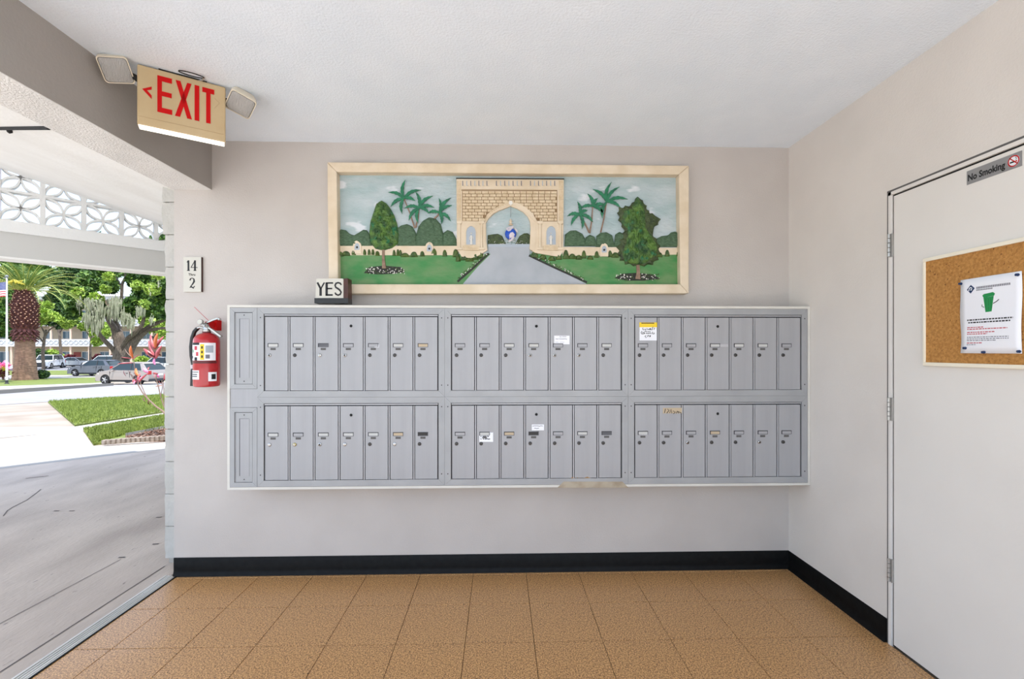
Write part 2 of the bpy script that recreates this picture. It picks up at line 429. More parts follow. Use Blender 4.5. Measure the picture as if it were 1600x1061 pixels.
# block pier at the end of the wall
YP = 2.835; xr_ = P(272.5, 700, YP).x
pier = MB().box(P(262,700,YP).x, XO+.2, YP+.012, 9, -.02, ZC+.1, M_mortar).build('wall_left'); pier['kind'] = 'structure'
pts = [873.5+50.75*0]+[873.5-50.7*k for k in range(1, 13)]
xl = P(258.5, 700, YP).x
random.seed(4)
cz = [P(262, y, YP).z for y in pts]
for k in range(len(cz)-1):
    z0, z1 = cz[k], min(cz[k+1], ZB+.3)
    off = random.uniform(-.005, .003)
    if k >= 10: off -= .016
    for c in range(4):
        y0 = YP+c*.4; y1 = y0+.395
        n = 7; m = MB(); vs = []; fs = []
        # rock-faced outer side as a small grid
        for a in range(n):
            for b in range(n):
                yy = y0+.004+(y1-y0-.008)*a/(n-1); zz = z0+.003+(z1-z0-.006)*b/(n-1)
                edge = (b in (0,n-1)) or (a == n-1)
                d = 0.0 if edge else .007+.009*mn.noise(Vector((yy*9, zz*13, k*3.1)))
                if a == 0: d = .001 if b in (0,n-1) else .004+.009*mn.noise(Vector((k*5.3, zz*17, 1.7)))
                vs.append((xl+off-d, yy, zz))
        for a in range(n-1):
            for b in range(n-1): fs.append((a*n+b, a*n+b+1, (a+1)*n+b+1, (a+1)*n+b))
        base = len(vs)
        # camera-facing end
        for b in range(n): vs.append((xr_, y0+.004, z0+.003+(z1-z0-.006)*b/(n-1)))
        for b in range(n): vs.append((xr_, y1-.004, z0+.003+(z1-z0-.006)*b/(n-1)))
        for b in range(n-1):
            fs.append((b, base+b, base+b+1, b+1)); fs.append(((n-1)*n+b, (n-1)*n+b+1, base+n+b+1, base+n+b)); fs.append((base+b, base+n+b, base+n+b+1, base+b+1))
        fs.append(tuple(a*n for a in range(n))+(base+n, base)); fs.append(tuple(a*n+n-1 for a in range(n))[::-1]+(base+n-1, base+2*n-1))
        m.add(vs, fs, M_block); m.build('block', pier)

# ================================================================== OUTSIDE SETTING
def ground(name, poly, m, dz=0.0, label=None, kind='structure', cat=None, skirt=.06):
    bm = bmesh.new(); vs = [bm.verts.new((p[0], p[1], 0)) for p in poly]; bm.faces.new(vs)
    for Y in (6, 35):
        bmesh.ops.bisect_plane(bm, geom=bm.verts[:]+bm.edges[:]+bm.faces[:], plane_co=(0,Y,0), plane_no=(0,1,0))
    for v in bm.verts: v.co.z = gz(v.co.y)+dz
    r = bmesh.ops.extrude_face_region(bm, geom=bm.faces[:])
    for g_ in r['geom']:
        if isinstance(g_, bmesh.types.BMVert): g_.co.z -= skirt
    o = MB().bm(bm, m).build(name)
    if label: tag(o, label, cat)
    o['kind'] = kind
    return o
def G(*pp): return [tuple(PG(*p)[:2]) for p in pp]
ground('driveway', [(-90,-40),(90,-40),(90,160),(-90,160)], M_conc, -.001)
# shaded apron in front of the lobby, with its own streaked concrete tone
a = PG(0, 684); b = PG(117, 667); c = PG(255, 650)
apr = ground('apron', [(-1.906,-.45),(-1.906,2.64),(-1.906,9.3)]+[tuple(PG(250,688)[:2]), tuple(PG(146,697)[:2]), tuple(PG(128,672)[:2]), tuple(PG(0,686)[:2]), (-9,PG(0,686).y-.6), (-9,3.2), (-2.9,-.1), (-2.4,-.45)], M_drive, .0015)
ground('apron_band', G((0,691),(128,679),(143,697),(0,728))[:0] or [tuple(PG(0,690)[:2]), tuple(PG(122,674)[:2]), tuple(PG(147,697.5)[:2]), tuple(PG(255,696)[:2]), tuple(PG(262,702)[:2]), tuple(PG(0,733)[:2]), (-7,4.6), (-8,6.6)], M_concw, .003)
ground('rear_bounce_slab', [(-9,-12),(9,-12),(9,-.46),(-1.95,-.46),(-1.95,-.1),(-2.75,0),(-3.6,.7),(-9,3)], M_concr, .006)  # unseen pale slab added to bounce sunlight into the lobby
# saw joints and cracks in the apron
jn = MB()
def gline(p, q, w=.008, dz=.004):
    p = Vector(p); q = Vector(q); d = (q-p).normalized(); n_ = Vector((-d.y,d.x))*w/2
    jn.add([(p+n_)[:]+(gz(p.y)+dz,), (q+n_)[:]+(gz(q.y)+dz,), (q-n_)[:]+(gz(q.y)+dz,), (p-n_)[:]+(gz(p.y)+dz,)], [(0,1,2,3)], M_crack)
gline((-2.02,-6), (-2.02,2.8), .006)
gline((-2.62,-6), (-2.36,2.9), .004)
gline(PG(40,748)[:2], PG(76,744)[:2], .012)
ck = [(5,807),(12,798),(20,793),(30,788),(42,782),(50,776),(58,770),(64,765)]
for a, b in zip(ck, ck[1:]): gline(PG(*a)[:2], PG(*b)[:2], .007)
for px, py in ((88,799),(112,799),(190,872),(248,809),(243,851)):
    p = PG(px, py); gline((p.x-.02,p.y), (p.x+.02,p.y+.004), .014)
o = jn.build('concrete_crack', apr)
ground('sidewalk', [tuple(PG(-60,668)[:2]), tuple(PG(117,667)[:2]), tuple(PG(255,646)[:2]), tuple(PG(420,625)[:2]), tuple(PG(420,630)[:2]), tuple(PG(255,651)[:2]), tuple(PG(131,673)[:2]), tuple(PG(-60,690)[:2])], M_concw, .006)
# road and verges run roughly along X
ground('road', [tuple(PG(-400,645)[:2]), tuple(PG(0,633)[:2]), tuple(PG(75,628)[:2]), tuple(PG(255,616)[:2]), tuple(PG(500,610)[:2]), tuple(PG(500,597)[:2]), tuple(PG(255,598)[:2]), tuple(PG(165,602.5)[:2]), tuple(PG(0,614)[:2]), tuple(PG(-400,640)[:2])], M_road, .012)
kb = MB()
def strip(pa, pb, w, h, m, mb):
    for k in range(8):
        a = Vector(pa).lerp(Vector(pb), k/8); b = Vector(pa).lerp(Vector(pb), (k+1)/8)
        mb.add([(a.x,a.y,gz(a.y)-.05),(b.x,b.y,gz(b.y)-.05),(b.x,b.y,gz(b.y)+h),(a.x,a.y,gz(a.y)+h),(a.x,a.y+w,gz(a.y)-.05),(b.x,b.y+w,gz(b.y)-.05),(b.x,b.y+w,gz(b.y)+h),(a.x,a.y+w,gz(a.y)+h)],
               [(0,1,2,3),(3,2,6,7),(4,7,6,5),(0,3,7,4),(1,5,6,2)], m)
strip(PG(-60,620)[:2], PG(167,603.3)[:2], .5, .16, M_kerb, kb)
o = kb.build('kerb'); o['kind'] = 'structure'
ground('far_sidewalk', [tuple(PG(-300,626)[:2]), tuple(PG(0,609)[:2]), tuple(PG(170,600)[:2]), tuple(PG(170,597)[:2]), tuple(PG(0,604)[:2]), tuple(PG(-300,618)[:2])], M_concw, .02)
ground('verge_lawn', [tuple(PG(-300,617)[:2]), tuple(PG(0,604)[:2]), tuple(PG(170,597)[:2]), tuple(PG(400,592)[:2]), tuple(PG(400,588)[:2]), tuple(PG(170,589.5)[:2]), tuple(PG(0,594)[:2]), tuple(PG(-300,605)[:2])], M_grass, .03, kind='structure')
ground('parking_lot', [(-160,57),(60,57),(60,78),(-160,78)], M_road, .02)
ground('parking_walk', [(-120,41.5),(40,40),(40,47),(-120,46)], M_concw, .025)
ground('parking_lawn', [(-120,46.2),(40,47.2),(40,57),(-120,57)], M_grass, .035)
lawn1 = ground('front_lawn', [tuple(PG(75,629.5)[:2]), tuple(PG(255,618)[:2]), tuple(PG(420,608)[:2]), tuple(PG(420,624)[:2]), tuple(PG(255,645)[:2]), tuple(PG(117,666.5)[:2])], M_grass, .035)
lawn2 = ground('lawn_strip', [tuple(PG(131,674)[:2]), tuple(PG(255,652)[:2]), tuple(PG(420,632)[:2]), tuple(PG(420,668)[:2]), tuple(PG(255,671)[:2]), tuple(PG(196,683)[:2]), tuple(PG(196,691)[:2]), tuple(PG(146,696)[:2])], M_grass, .035)
bed = ground('mulch_bed', [tuple(PG(196,684)[:2]), tuple(PG(255,672)[:2]), tuple(PG(330,668)[:2]), tuple(PG(330,689)[:2]), tuple(PG(196,691)[:2])], M_mulch, .03)
# mulch chips
rng = np.random.default_rng(3)
def tri_sample(poly, n):
    P2 = [Vector(p) for p in poly]; tr = [(P2[0],P2[i],P2[i+1]) for i in range(1,len(P2)-1)]
    ar = [abs((b-a).cross(c-a)) for a,b,c in tr]; tot = sum(ar); out = []
    for (a,b,c), A in zip(tr, ar):
        for _ in range(int(n*A/tot)):
            u, v = rng.random(2)
            if u+v > 1: u, v = 1-u, 1-v
            out.append(a+(b-a)*u+(c-a)*v)
    return out
m = MB()
for p in tri_sample(G((198,686),(255,674),(262,673),(262,689),(198,690)), 700):
    a = rng.random()*6.28; l = .02+.03*rng.random(); w = .008+.01*rng.random(); z = gz(p.y)+.032+.02*rng.random()
    d = Vector((math.cos(a), math.sin(a))); n_ = Vector((-d.y,d.x)); t = (rng.random()-.5)*.03
    m.add([(p.x-d.x*l, p.y-d.y*l, z-t),(p.x+n_.x*w, p.y+n_.y*w, z+.004),(p.x+d.x*l, p.y+d.y*l, z+t),(p.x-n_.x*w,p.y-n_.y*w,z+.004)], [(0,1,2,3)], M_mulch if rng.random() < .6 else M_stem)
o = m.build('mulch_chip', bed); o['kind'] = 'stuff'
# edging stones along the bed
e0 = PG(160, 697); e1 = PG(258, 691); n = 13
for k in range(n):
    a = e0.lerp(e1, k/n); b = e0.lerp(e1, (k+.94)/n)
    m = MB(); m.box(a.x, b.x, min(a.y,b.y)-.02, min(a.y,b.y)+.06, -.02, .045+.006*random.random(), M_paver, bev=.008)
    m.build('edging_stone', bed)
# white edging kerb behind the bed
e0 = PG(196, 683); e1 = PG(255, 671)
m = MB(); d = (e1-e0)
for k in range(6):
    a = e0+d*(k/6); b = e0+d*((k+1)/6)
    m.add([(a.x,a.y,gz(a.y)-.02),(b.x,b.y,gz(b.y)-.02),(b.x,b.y,gz(b.y)+.06),(a.x,a.y,gz(a.y)+.06),(a.x,a.y+.09,gz(a.y)-.02),(b.x,b.y+.09,gz(b.y)-.02),(b.x,b.y+.09,gz(b.y)+.06),(a.x,a.y+.09,gz(a.y)+.06)], [(0,1,2,3),(3,2,6,7),(4,7,6,5),(0,3,7,4),(1,5,6,2)], M_concw)
m.build('bed_kerb', bed)
def blades(name, poly, n, hgt, parent):
    m = MB(); vs = []; fs = []
    for p in tri_sample(poly, n):
        a = rng.random()*6.28; w = .006+.006*rng.random(); h = hgt*(.5+.8*rng.random()); z = gz(p.y)+.03
        dx, dy = math.cos(a)*w, math.sin(a)*w; lx, ly = (rng.random(2)-.5)*hgt*.9
        k = len(vs); vs += [(p.x-dx,p.y-dy,z),(p.x+dx,p.y+dy,z),(p.x+lx,p.y+ly,z+h)]; fs.append((k,k+1,k+2))
    m.add(vs, fs, M_blade); o = m.build(name, parent); o['kind'] = 'stuff'
blades('grass_blades', G((75,629),(255,618),(262,644),(117,667)), 16000, .07, lawn1)
blades('grass_blades', G((130,674),(262,650),(262,670),(196,683),(146,697)), 12000, .05, lawn2)

# -------- canopy roof and pierced screen over the entry
SA = Vector((-4.80, 4.50)); SDIR = Vector((.7203,.6937)).normalized(); SN = Vector((-SDIR.y, SDIR.x))  # points away from camera
def roofz(x, y): return EYE+1.758-.300*(x+4.80)-.040*(y-4.50)
rp = [(XO,.2),(XO,7.29)]+[tuple((SA+SDIR*t+SN*.06)[:2]) for t in (3.9,-2.4)]+[(-2.9,.2)]
m = MB(); vs = [(x,y,roofz(x,y)) for x,y in rp]+[(x,y,roofz(x,y)+.16) for x,y in rp]; n = len(rp)
m.add(vs, [tuple(range(n)), tuple(range(n,2*n))[::-1]]+[(i,(i+1)%n,n+(i+1)%n,n+i) for i in range(n)], M_soffit)
roof = m.build('canopy_roof'); roof['kind'] = 'structure'
def Proof(px, py):
    r = ray(px, py); lo, hi = .3, 12
    for _ in range(50):
        k = (lo+hi)/2
        if EYE+r.z*k < roofz(r.x*k, r.y*k): lo = k
        else: hi = k
    return Vector((r.x*lo, r.y*lo, EYE+r.z*lo))
m = MB()
a = Proof(-60, 200); b = Proof(76, 198)
m.tube([a-Vector((0,0,.006)), b-Vector((0,0,.006))], .009, M_dark, seg=6)
q = Proof(15, 202); m.sphere((q.x,q.y,q.z-.01), .014, M_dark, 1)
m.build('soffit_joint', roof)
BS = .305; SILL = EYE+1.262
def scr(t, w, z): # along, depth (positive away from the camera), height
    p = SA+SDIR*t+SN*w; return (p.x, p.y, z)
srot = math.atan2(SDIR.y, SDIR.x)
sr = empty('pierced_screen', (SA.x, SA.y, 0), kind='structure')
m = MB()
def sbox(t0, t1, w0, w1, z0, z1, mt, mb):
    c = [scr(t,w,z) for z in (z0,z1) for t,w in ((t0,w0),(t1,w0),(t1,w1),(t0,w1))]
    mb.add(c, [(0,1,2,3),(4,7,6,5),(0,4,5,1),(1,5,6,2),(2,6,7,3),(3,7,4,0)], mt)
m = MB(); sbox(-2.4, 4.1, -.03, .24, SILL-.115, SILL, M_screen, m); m.build('sill', sr)
m = MB(); sbox(-2.4, 4.1, 0, .20, SILL-.352, SILL-.115, M_beamg, m); m.build('beam', sr)
m = MB(); sbox(-2.4, 4.1, -.004, .22, SILL-.372, SILL-.352, M_soffit, m); m.build('beam_soffit', sr)
for t in (-2.3, 4.0):
    m = MB(); sbox(t-.12, t+.12, .0, .20, -.02, SILL-.36, M_screen, m); m.build('post', sr)
# one breeze block: square rim and four petals
m = MB(); r = .014; hd = .05
def bfn(u, v, h): return (u, h, v)
def bbox(u0,u1,v0,v1): m.box(u0,u1,-hd,hd,v0,v1,M_screen)
bbox(-BS/2,-BS/2+.02,-BS/2,BS/2); bbox(BS/2-.02,BS/2,-BS/2,BS/2); bbox(-BS/2+.02,BS/2-.02,-BS/2,-BS/2+.012); bbox(-BS/2+.02,BS/2-.02,BS/2-.012,BS/2)
for q in range(4):
    ang = math.pi/4+q*math.pi/2; L = BS*.5*1.33; cx = math.cos(ang)*L/2; cy = math.sin(ang)*L/2
    ring = []
    for sgn in (1, -1):
        pts_ = []
        for k in range(9):
            s_ = k/8; x = (s_-.5)*L; y = sgn*.046*math.sin(math.pi*s_)
            pts_.append((cx+x*math.cos(ang)-y*math.sin(ang), cy+x*math.sin(ang)+y*math.cos(ang)))
        m.ribbon(pts_, .017, bfn, -hd*.8, hd*.8, M_screen)
bmesh_block = m.mesh('breeze_block')
t0 = (P(66,500,4.694)-Vector((SA.x,SA.y,0))).x/SDIR.x
for c in range(-9, 12):
    t = t0+(c+.5)*BS
    if t < -2.3 or t > 3.9: continue
    for rrow in range(5):
        z = SILL+BS*(rrow+.5)
        p = SA+SDIR*t
        if z-BS/2 > roofz(p.x, p.y)+.02: break
        ob = inst('breeze_block', bmesh_block, (p.x-SA.x+SN.x*.1, p.y-SA.y+SN.y*.1, z), sr, srot)

# ================================================================== MAILBOXES
YF = ZS
sx0, sx1 = P(355,600,YF).x, XR-.0015; sz1, sz0 = P(355,476.5,YF).z, P(355,765.5,YF).z
sur = empty('mailbox_surround', ((sx0+sx1)/2, D, sz0), 'pale painted wooden box on the back wall holding all the grey mailboxes', 'box')
t_ = .013
m = MB(); m.box(sx0+t_, sx1-t_, YF+.03, D-.0015, sz0+t_, sz1-t_, M_surr); m.build('back_panel', sur)
for nm, b_ in (('side_board',(sx0, sx0+t_, YF, D-.0015, sz0, sz1)),('side_board',(sx1-t_, sx1, YF, D-.0015, sz0, sz1)),('top_board',(sx0+t_, sx1-t_, YF, D-.0015, sz1-t_, sz1)),('bottom_board',(sx0+t_, sx1-t_, YF, D-.0015, sz0, sz0+t_))):
    MB().box(*b_, M_surr).build(nm, sur)
UX0 = P(402, 600, YF).x; UX1 = sx1-t_-.001; UW = (UX1-UX0)/3
top = sz1-t_-.001; bot = sz0+t_+.001; UH = (top-bot)/2
PXM = UW/288.5     # metres per photograph pixel on this plane (mean)
rail = 9.6*PXM; OP0 = rail; OPW = UW-2*rail
DT = -14.0*PXM; DB = -(UH-10.2*PXM)
pitch = OPW/7
def fm(u, v, h): return (u, -h, v)      # local unit coordinates, h proud of the frame face
frame = MB()
pr = 3.0*PXM
def trap(pts, h0=-.02, h1=0.0, m_=M_boxf): frame.prism(pts, fm, h0, h1, m_)
e = .0004
def rails(w, h, r_, mm=M_boxf, mb=None):
    out = []
    out.append([(e,-e),(w-e,-e),(w-r_-e,-r_),(r_+e,-r_)])
    out.append([(e,-h+e),(w-e,-h+e),(w-r_-e,-h+r_),(r_+e,-h+r_)])
    out.append([(e,-2*e),(r_,-r_-e),(r_,-h+r_+e),(e,-h+2*e)])
    out.append([(w-e,-2*e),(w-r_,-r_-e),(w-r_,-h+r_+e),(w-e,-h+2*e)])
    return out
rail_meshes = []
for pl in rails(UW, UH, rail):
    q = MB().prism(pl, fm, -.02, 0, M_boxf)
    # raised inner and outer lips
    rail_meshes.append(q.mesh('rail'))
q = MB(); q.prism([(rail,-rail),(UW-rail,-rail),(UW-rail,-UH+rail),(rail,-UH+rail)], fm, -.0205, -.012, M_seam)
back_mesh = q.mesh('inner_tray')
q = MB(); q.prism([(rail+.004,-rail-1.0*PXM),(UW-rail-.004,-rail-1.0*PXM),(UW-rail-.004,-rail-2.6*PXM),(rail+.004,-rail-2.6*PXM)], fm, -.012, -.001, M_boxhi)
hdr_mesh = q.mesh('header_strip')
dw = pitch-3.9*PXM; dh = DT-DB
q = MB(); q.box(0, dw, .003, .0105, -dh, 0, M_box, bev=.0008); door_mesh = q.mesh('door')
q = MB()
for x in (-.0008,):
    q.box(0, 1.35*PXM, .0015, .0115, -dh-.001, 0, M_boxhi)
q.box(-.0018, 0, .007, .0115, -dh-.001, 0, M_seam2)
div_mesh = q.mesh('divider')
def lockmesh(mt, face):
    q = MB(); q.lathe([(.0098,.0035),(.0098,.001),(.0085,-.002),(.0055,-.003)], (0,0,0), mt, seg=18, axis='y')
    q.lathe([(.0052,-.0028),(.0050,-.0042),(.0001,-.0042)], (0,0,0), face, seg=14, axis='y')
    q.box(-.0007, .0007, -.0046, -.0040, -.0034, .0034, M_dark)
    return q.mesh('lock')
M_lockd = mat('dark_lock', (78,76,74), .35, .8); M_brass = mat('brass_lock', (176,160,110), .3, .9)
locks = {'d': lockmesh(M_lockd, M_lockd), 's': lockmesh(M_chrome, M_lockd), 'c': lockmesh(M_chrome, M_chrome), 'b': lockmesh(M_brass, M_chrome)}
def slotmesh(fill):
    q = MB(); w, h = 16*PXM, 6.0*PXM; b_ = .0035
    col = {'e': M_box, 'w': M_slotp, 'k': M_black, 't': M_tan, 'g': M_seam2}[fill]
    q.box(b_, w-b_*.8, .0012, .003, -h+b_*.7, -b_, col)
    q.box(0, w, .0005, .003, -b_, 0, M_seam); q.box(0, b_, .0005, .003, -h, -b_, M_seam)
    q.box(b_, w, .0008, .003, -h, -h+b_*.5, M_seam2); q.box(w-b_*.7, w, .0008, .003, -h, -b_, M_seam2)
    return q.mesh('name_slot')
slots = {k: slotmesh(k) for k in 'ewktg'}
q = MB(); q.box(0, 8.0*PXM, .0018, .003, -3.4*PXM, 0, M_grayline, bev=.0006)
plate_mesh = q.mesh('number_tag')
q = MB(); q.lathe([(.0090,.003),(.0090,.0015),(.0078,.0012)], (0,0,0), M_boxf, seg=18, axis='y'); q.lathe([(.0076,.003),(.0076,.0010),(.0001,.0010)], (0,0,0), M_dark, seg=18, axis='y')
hole_mesh = q.mesh('master_lock')
q = MB(); q.lathe([(.0032,.0),(.0032,-.0008),(.0014,-.0012),(.0001,-.0006)], (0,0,0), M_lockd, seg=10, axis='y'); screw_mesh = q.mesh('screw')
units = [[None]*3, [None]*3]
where = [['upper left', 'upper middle', 'upper right'], ['lower left', 'lower middle', 'lower right']]
ulab = [['seven-door grey mailbox bank at upper left, next to the extinguisher', 'seven-door grey mailbox bank, upper middle, white card on its fifth door', 'seven-door grey mailbox bank, upper right, yellow-topped note on its first door'],
        ['seven-door grey mailbox bank at lower left, silver locks on its first door', 'seven-door grey mailbox bank, bottom row middle, with a tan stained bottom rail', 'seven-door grey mailbox bank at lower right with tan tape on its second door']]
sl_t = [['wwgeewt','eewwe'+'e'+'w','eeewwwe'],['weww'+'w'+'tk','e'+'w'+'t'+'k'+'e'+'w'+'g','w'+'e'+'e'+'t'+'e'+'e'+'e']]
lk_t = [['s'+'d'+'c'+'s'+'d'+'d'+'d','dddsssd','ddddddd'],['cbscdcd','ddddddd','ddsddsd']]
for r in range(2):
    for c in range(3):
        u = empty('mailbox_bank', (UX0+c*UW, YF, top-r*UH), ulab[r][c], 'mailbox', 'mailbox banks in the wall box')
        units[r][c] = u
        for rm in rail_meshes: inst('rail', rm, (0,0,0), u)
        inst('inner_tray', back_mesh, (0,0,0), u); inst('header_strip', hdr_mesh, (0,0,0), u)
        for sx in (rail*.5, UW-rail*.5):
            for sz in (-rail*1.6, -UH+rail*1.9): inst('screw', screw_mesh, (sx, 0, sz), u)
        for k in range(7):
            x = rail+k*pitch
            if k: inst('divider', div_mesh, (x-.6*PXM, 0, DT), u)
            d = inst('door', door_mesh, (x+1.9*PXM-(.0 if k else .0), 0, DT), u)
            inst('name_slot', slots[sl_t[r][c][k]], (4.2*PXM, 0, -41*PXM), d)
            inst('number_tag', plate_mesh, (8.2*PXM, 0, -48.2*PXM), d)
            inst('lock', locks[lk_t[r][c][k]], (6.8*PXM, .0005, -59.5*PXM), d)
            if k == 3: inst('master_lock', hole_mesh, (16.5*PXM, 0, -14*PXM), d)
def door_of(r, c, k): return [o for o in units[r][c].children if o.name.split('.')[0] == 'door'][k]
def note(r, c, k, px0, py0, px1, py1, name, fill, lines=None, extra=None, h=.0012, lab=None, yellow=0):
    d = door_of(r, c, k); bpy.context.view_layer.update()
    o_ = units[r][c].location+d.location
    a = P(px0, py0, YF)-o_; b = P(px1, py1, YF)-o_
    q = MB(); q.box(a.x, b.x, .003-h, .003, b.z, a.z, fill)
    y_ = .003-h
    w = b.x-a.x; hh = a.z-b.z
    if yellow: q.box(a.x-.001, b.x+.001, y_-.0006, y_, a.z-hh*yellow, a.z+.001, M_yellow); q.box(a.x+w*.1, b.x-w*.15, y_-.0009, y_-.0005, a.z-hh*.06, a.z-hh*.01, M_brown)
    for (u0, u1, v, th_, mt) in (lines or []):
        # hand-written or printed lines, broken into short marks
        n_ = max(2, int((u1-u0)*w/.0035)); rr = random.Random(int(v*1000)+k)
        for i in range(n_):
            if rr.random() < .15: continue
            s0 = u0+(u1-u0)*i/n_; s1 = s0+(u1-u0)/n_*.75; jj = (rr.random()-.5)*th_*.6
            q.box(a.x+w*s0, a.x+w*s1, y_-.0004, y_, a.z-hh*(v+th_/2+jj), a.z-hh*(v-th_/2+jj), mt)
    ob = q.build(name, d, local=True)
    if lab: ob['label'] = lab
    return ob
note(0,1,4, 866,524.5, 890,538, 'card', M_paper, [(.35,.8,.12,.06,M_gray_ink),(.1,.85,.38,.07,M_gray_ink),(.1,.3,.75,.06,M_gray_ink),(.4,.65,.75,.06,M_gray_ink)], lab='white card with faint writing')
nd = note(0,2,0, 999.5,504, 1026.5,532, 'handwritten_note', M_paper, None, lab='white note with a yellow top edge and handwriting', yellow=.26)
note(1,1,1, 749,676, 770.5,690.5, 'name_label', M_paper, [(.08,.16,.15,.14,M_ink),(.25,.78,.14,.14,M_ink),(.08,.16,.42,.12,M_ink),(.25,.7,.42,.12,M_ink),(.08,.16,.68,.12,M_ink),(.25,.78,.68,.12,M_ink)], lab='white label with three lines of print')
note(1,1,3, 831,663.5, 850,672.5, 'name_label', M_paper, [(.05,.92,.25,.12,M_gray_ink),(.2,.6,.65,.12,M_gray_ink)], lab='small white label')
note(1,2,1, 1036,637.5, 1066,646, 'tape_label', M_tan, None, lab='tan tape with dark handwriting')
note(0,0,4, 585,538, 592,543, 'tape', M_paper); note(0,2,3, 1122,538, 1138,542, 'tape', M_boxhi)
note(0,0,2, 497.5,536.5, 512,541, 'name_label', M_paper, [(.02,.75,.4,.6,M_ink)])
note(1,2,0, 1000,675.5, 1012,680, 'name_label', M_paper, [(.1,.3,.5,.6,M_ink),(.4,.6,.5,.5,M_ink),(.75,.9,.4,.5,M_ink)])
# handwriting strokes on the yellow-topped note and on the tape
def scribble(r, c, k, name, strokes, w, mt=M_ink):
    d = door_of(r, c, k); o_ = units[r][c].location+d.location; q = MB()
    def f(u, v, h): p = P(u, v, YF)-o_; return (p.x, h, p.z)
    for s_ in strokes: q.ribbon(s_, w, f, .0018, .0008, mt)
    return q.build(name, d, local=True)
def zp(x, y, s, ox, oy): return (ox+x/s, oy+y/s)
Z = lambda L: [[zp(x,y,15.157,990,495) for x,y in s_] for s_ in L]
scribble(0,2,0, 'handwriting', Z([[(225,260),(215,290),(235,310),(250,300)],[(262,285),(268,300),(285,285),(280,320)],[(320,270),(318,310)],[(340,290),(350,305),(365,288)],[(375,310),(380,280),(395,275),(398,310)],[(410,270),(405,310),(440,300)],[(460,235),(445,290),(440,315)],[(505,260),(480,305)],
    [(270,335),(272,360)],[(268,336),(290,340)],[(300,360),(310,340),(320,360)],[(340,342),(345,362),(360,342)],[(375,360),(385,345),(400,362)],
    [(200,340),(175,380),(200,410),(240,405),(250,375),(225,360),(210,395)],[(262,375),(260,410)],[(290,400),(310,380),(320,408)],[(335,380),(340,408)],[(355,405),(365,378),(385,405)],[(395,375),(415,405)],[(450,355),(440,400),(480,410),(500,385),(470,380)],
    [(300,440),(265,465),(290,475),(300,500)],[(340,435),(335,480)],[(335,455),(365,440)],[(380,480),(390,440)],[(400,435),(395,475)]]), .85)
Z = lambda L: [[zp(x,y,3.423,980,470) for x,y in s_] for s_ in L]
scribble(1,2,1, 'handwriting', Z([[(205,578),(200,600)],[(215,580),(225,585),(212,602)],[(228,600),(235,580),(240,602)],[(245,590),(258,595),(248,605)],[(262,603),(268,590),(275,602)],[(270,592),(290,600)]]), .9)
# stains low on the middle bank
def stain(r, c, k, pts_, name='rust_stain'):
    d = door_of(r, c, k); o_ = units[r][c].location+d.location; q = MB()
    def f(u, v, h): p = P(u, v, YF)-o_; return (p.x, h, p.z)
    q.prism(pts_, f, .0031, .0026, M_rust); q.build(name, d, local=True)
stain(1,1,4, [(890,750.5),(893,746.5),(896,745),(898.5,747),(898.5,751)])
stain(1,1,5, [(902,751),(902,746),(905,748.5),(912,747.5),(918,745),(923,747.5),(929,750),(931,751)])
u = units[1][1]; o_ = u.location
q = MB()
def f(u_, v_, h): p = P(u_, v_, YF)-o_; return (p.x, -h, p.z)
q.prism([(880.5,752.5),(972.5,752.5),(982,762),(871,762)], f, 0, .0006, M_stain); ob = q.build('stained_strip', u, local=True); ob['label'] = 'tan stained length of the bottom rail'
# outgoing-mail side panels
SX0 = sx0+t_+.0005; SW = UX0-SX0-.001
for r, (pt, pb) in enumerate(((481, 607.5), (637, 763.5))):
    z1 = P(380, pt, YF).z if r == 0 else P(380, pt, YF).z; z0 = P(380, pb, YF).z
    if r == 0: z1 = top
    else: z0 = bot
    H = z1-z0
    u = empty('mail_slot_panel', (SX0, YF, z1), ('upper' if r == 0 else 'lower')+' narrow grey framed slot panel at the left end of the mailboxes', 'panel', 'narrow slot panels')
    rl = 7.0*PXM
    for pl in rails(SW, H, rl): MB().prism(pl, fm, -.02, 0, M_boxf).build('rail', u, local=True)
    MB().prism([(rl,-rl),(SW-rl,-rl),(SW-rl,-H+rl),(rl,-H+rl)], fm, -.02, -.010, M_seam).build('inner_tray', u, local=True)
    a, b = rl+2.0*PXM, SW-rl-.8*PXM
    MB().prism([(a,-rl-.9*PXM),(b,-rl-.9*PXM),(b,-H+rl+.5*PXM),(a,-H+rl+.5*PXM)], fm, -.010, -.003, M_boxf).build('cover_plate', u, local=True)
    MB().prism([(a-1.0*PXM,-rl-.9*PXM),(a-.4*PXM,-rl-.9*PXM),(a-.4*PXM,-H+rl+.5*PXM),(a-1.0*PXM,-H+rl+.5*PXM)], fm, -.010, -.002, M_boxhi).build('bead', u, local=True)
    MB().prism([(a+5.2*PXM,-rl-10.0*PXM),(b-5.0*PXM,-rl-10.0*PXM),(b-5.0*PXM,-H+rl+10*PXM),(a+5.2*PXM,-H+rl+10*PXM)], fm, -.003, -.0026, M_seam).build('slot_shadow', u, local=True)
    MB().prism([(a+6.2*PXM,-rl-10.3*PXM),(b-4.6*PXM,-rl-10.3*PXM),(b-4.6*PXM,-H+rl+9.7*PXM),(a+6.2*PXM,-H+rl+9.7*PXM)], fm, -.003, -.0018, M_box).build('slot_flap', u, local=True)
    for zz in (-rl-4.5*PXM, -H+rl+4.5*PXM): inst('screw', screw_mesh, ((a+b)/2, .003, zz), u)
zt, zb = P(380,607.5,YF).z-.0006, P(380,637,YF).z+.0006
o = MB().box(SX0, SX0+SW, YF+.004, YF+.02, zb, zt, M_box).build('blank_panel'); tag(o, 'plain grey filler plate between the two narrow slot panels', 'panel')

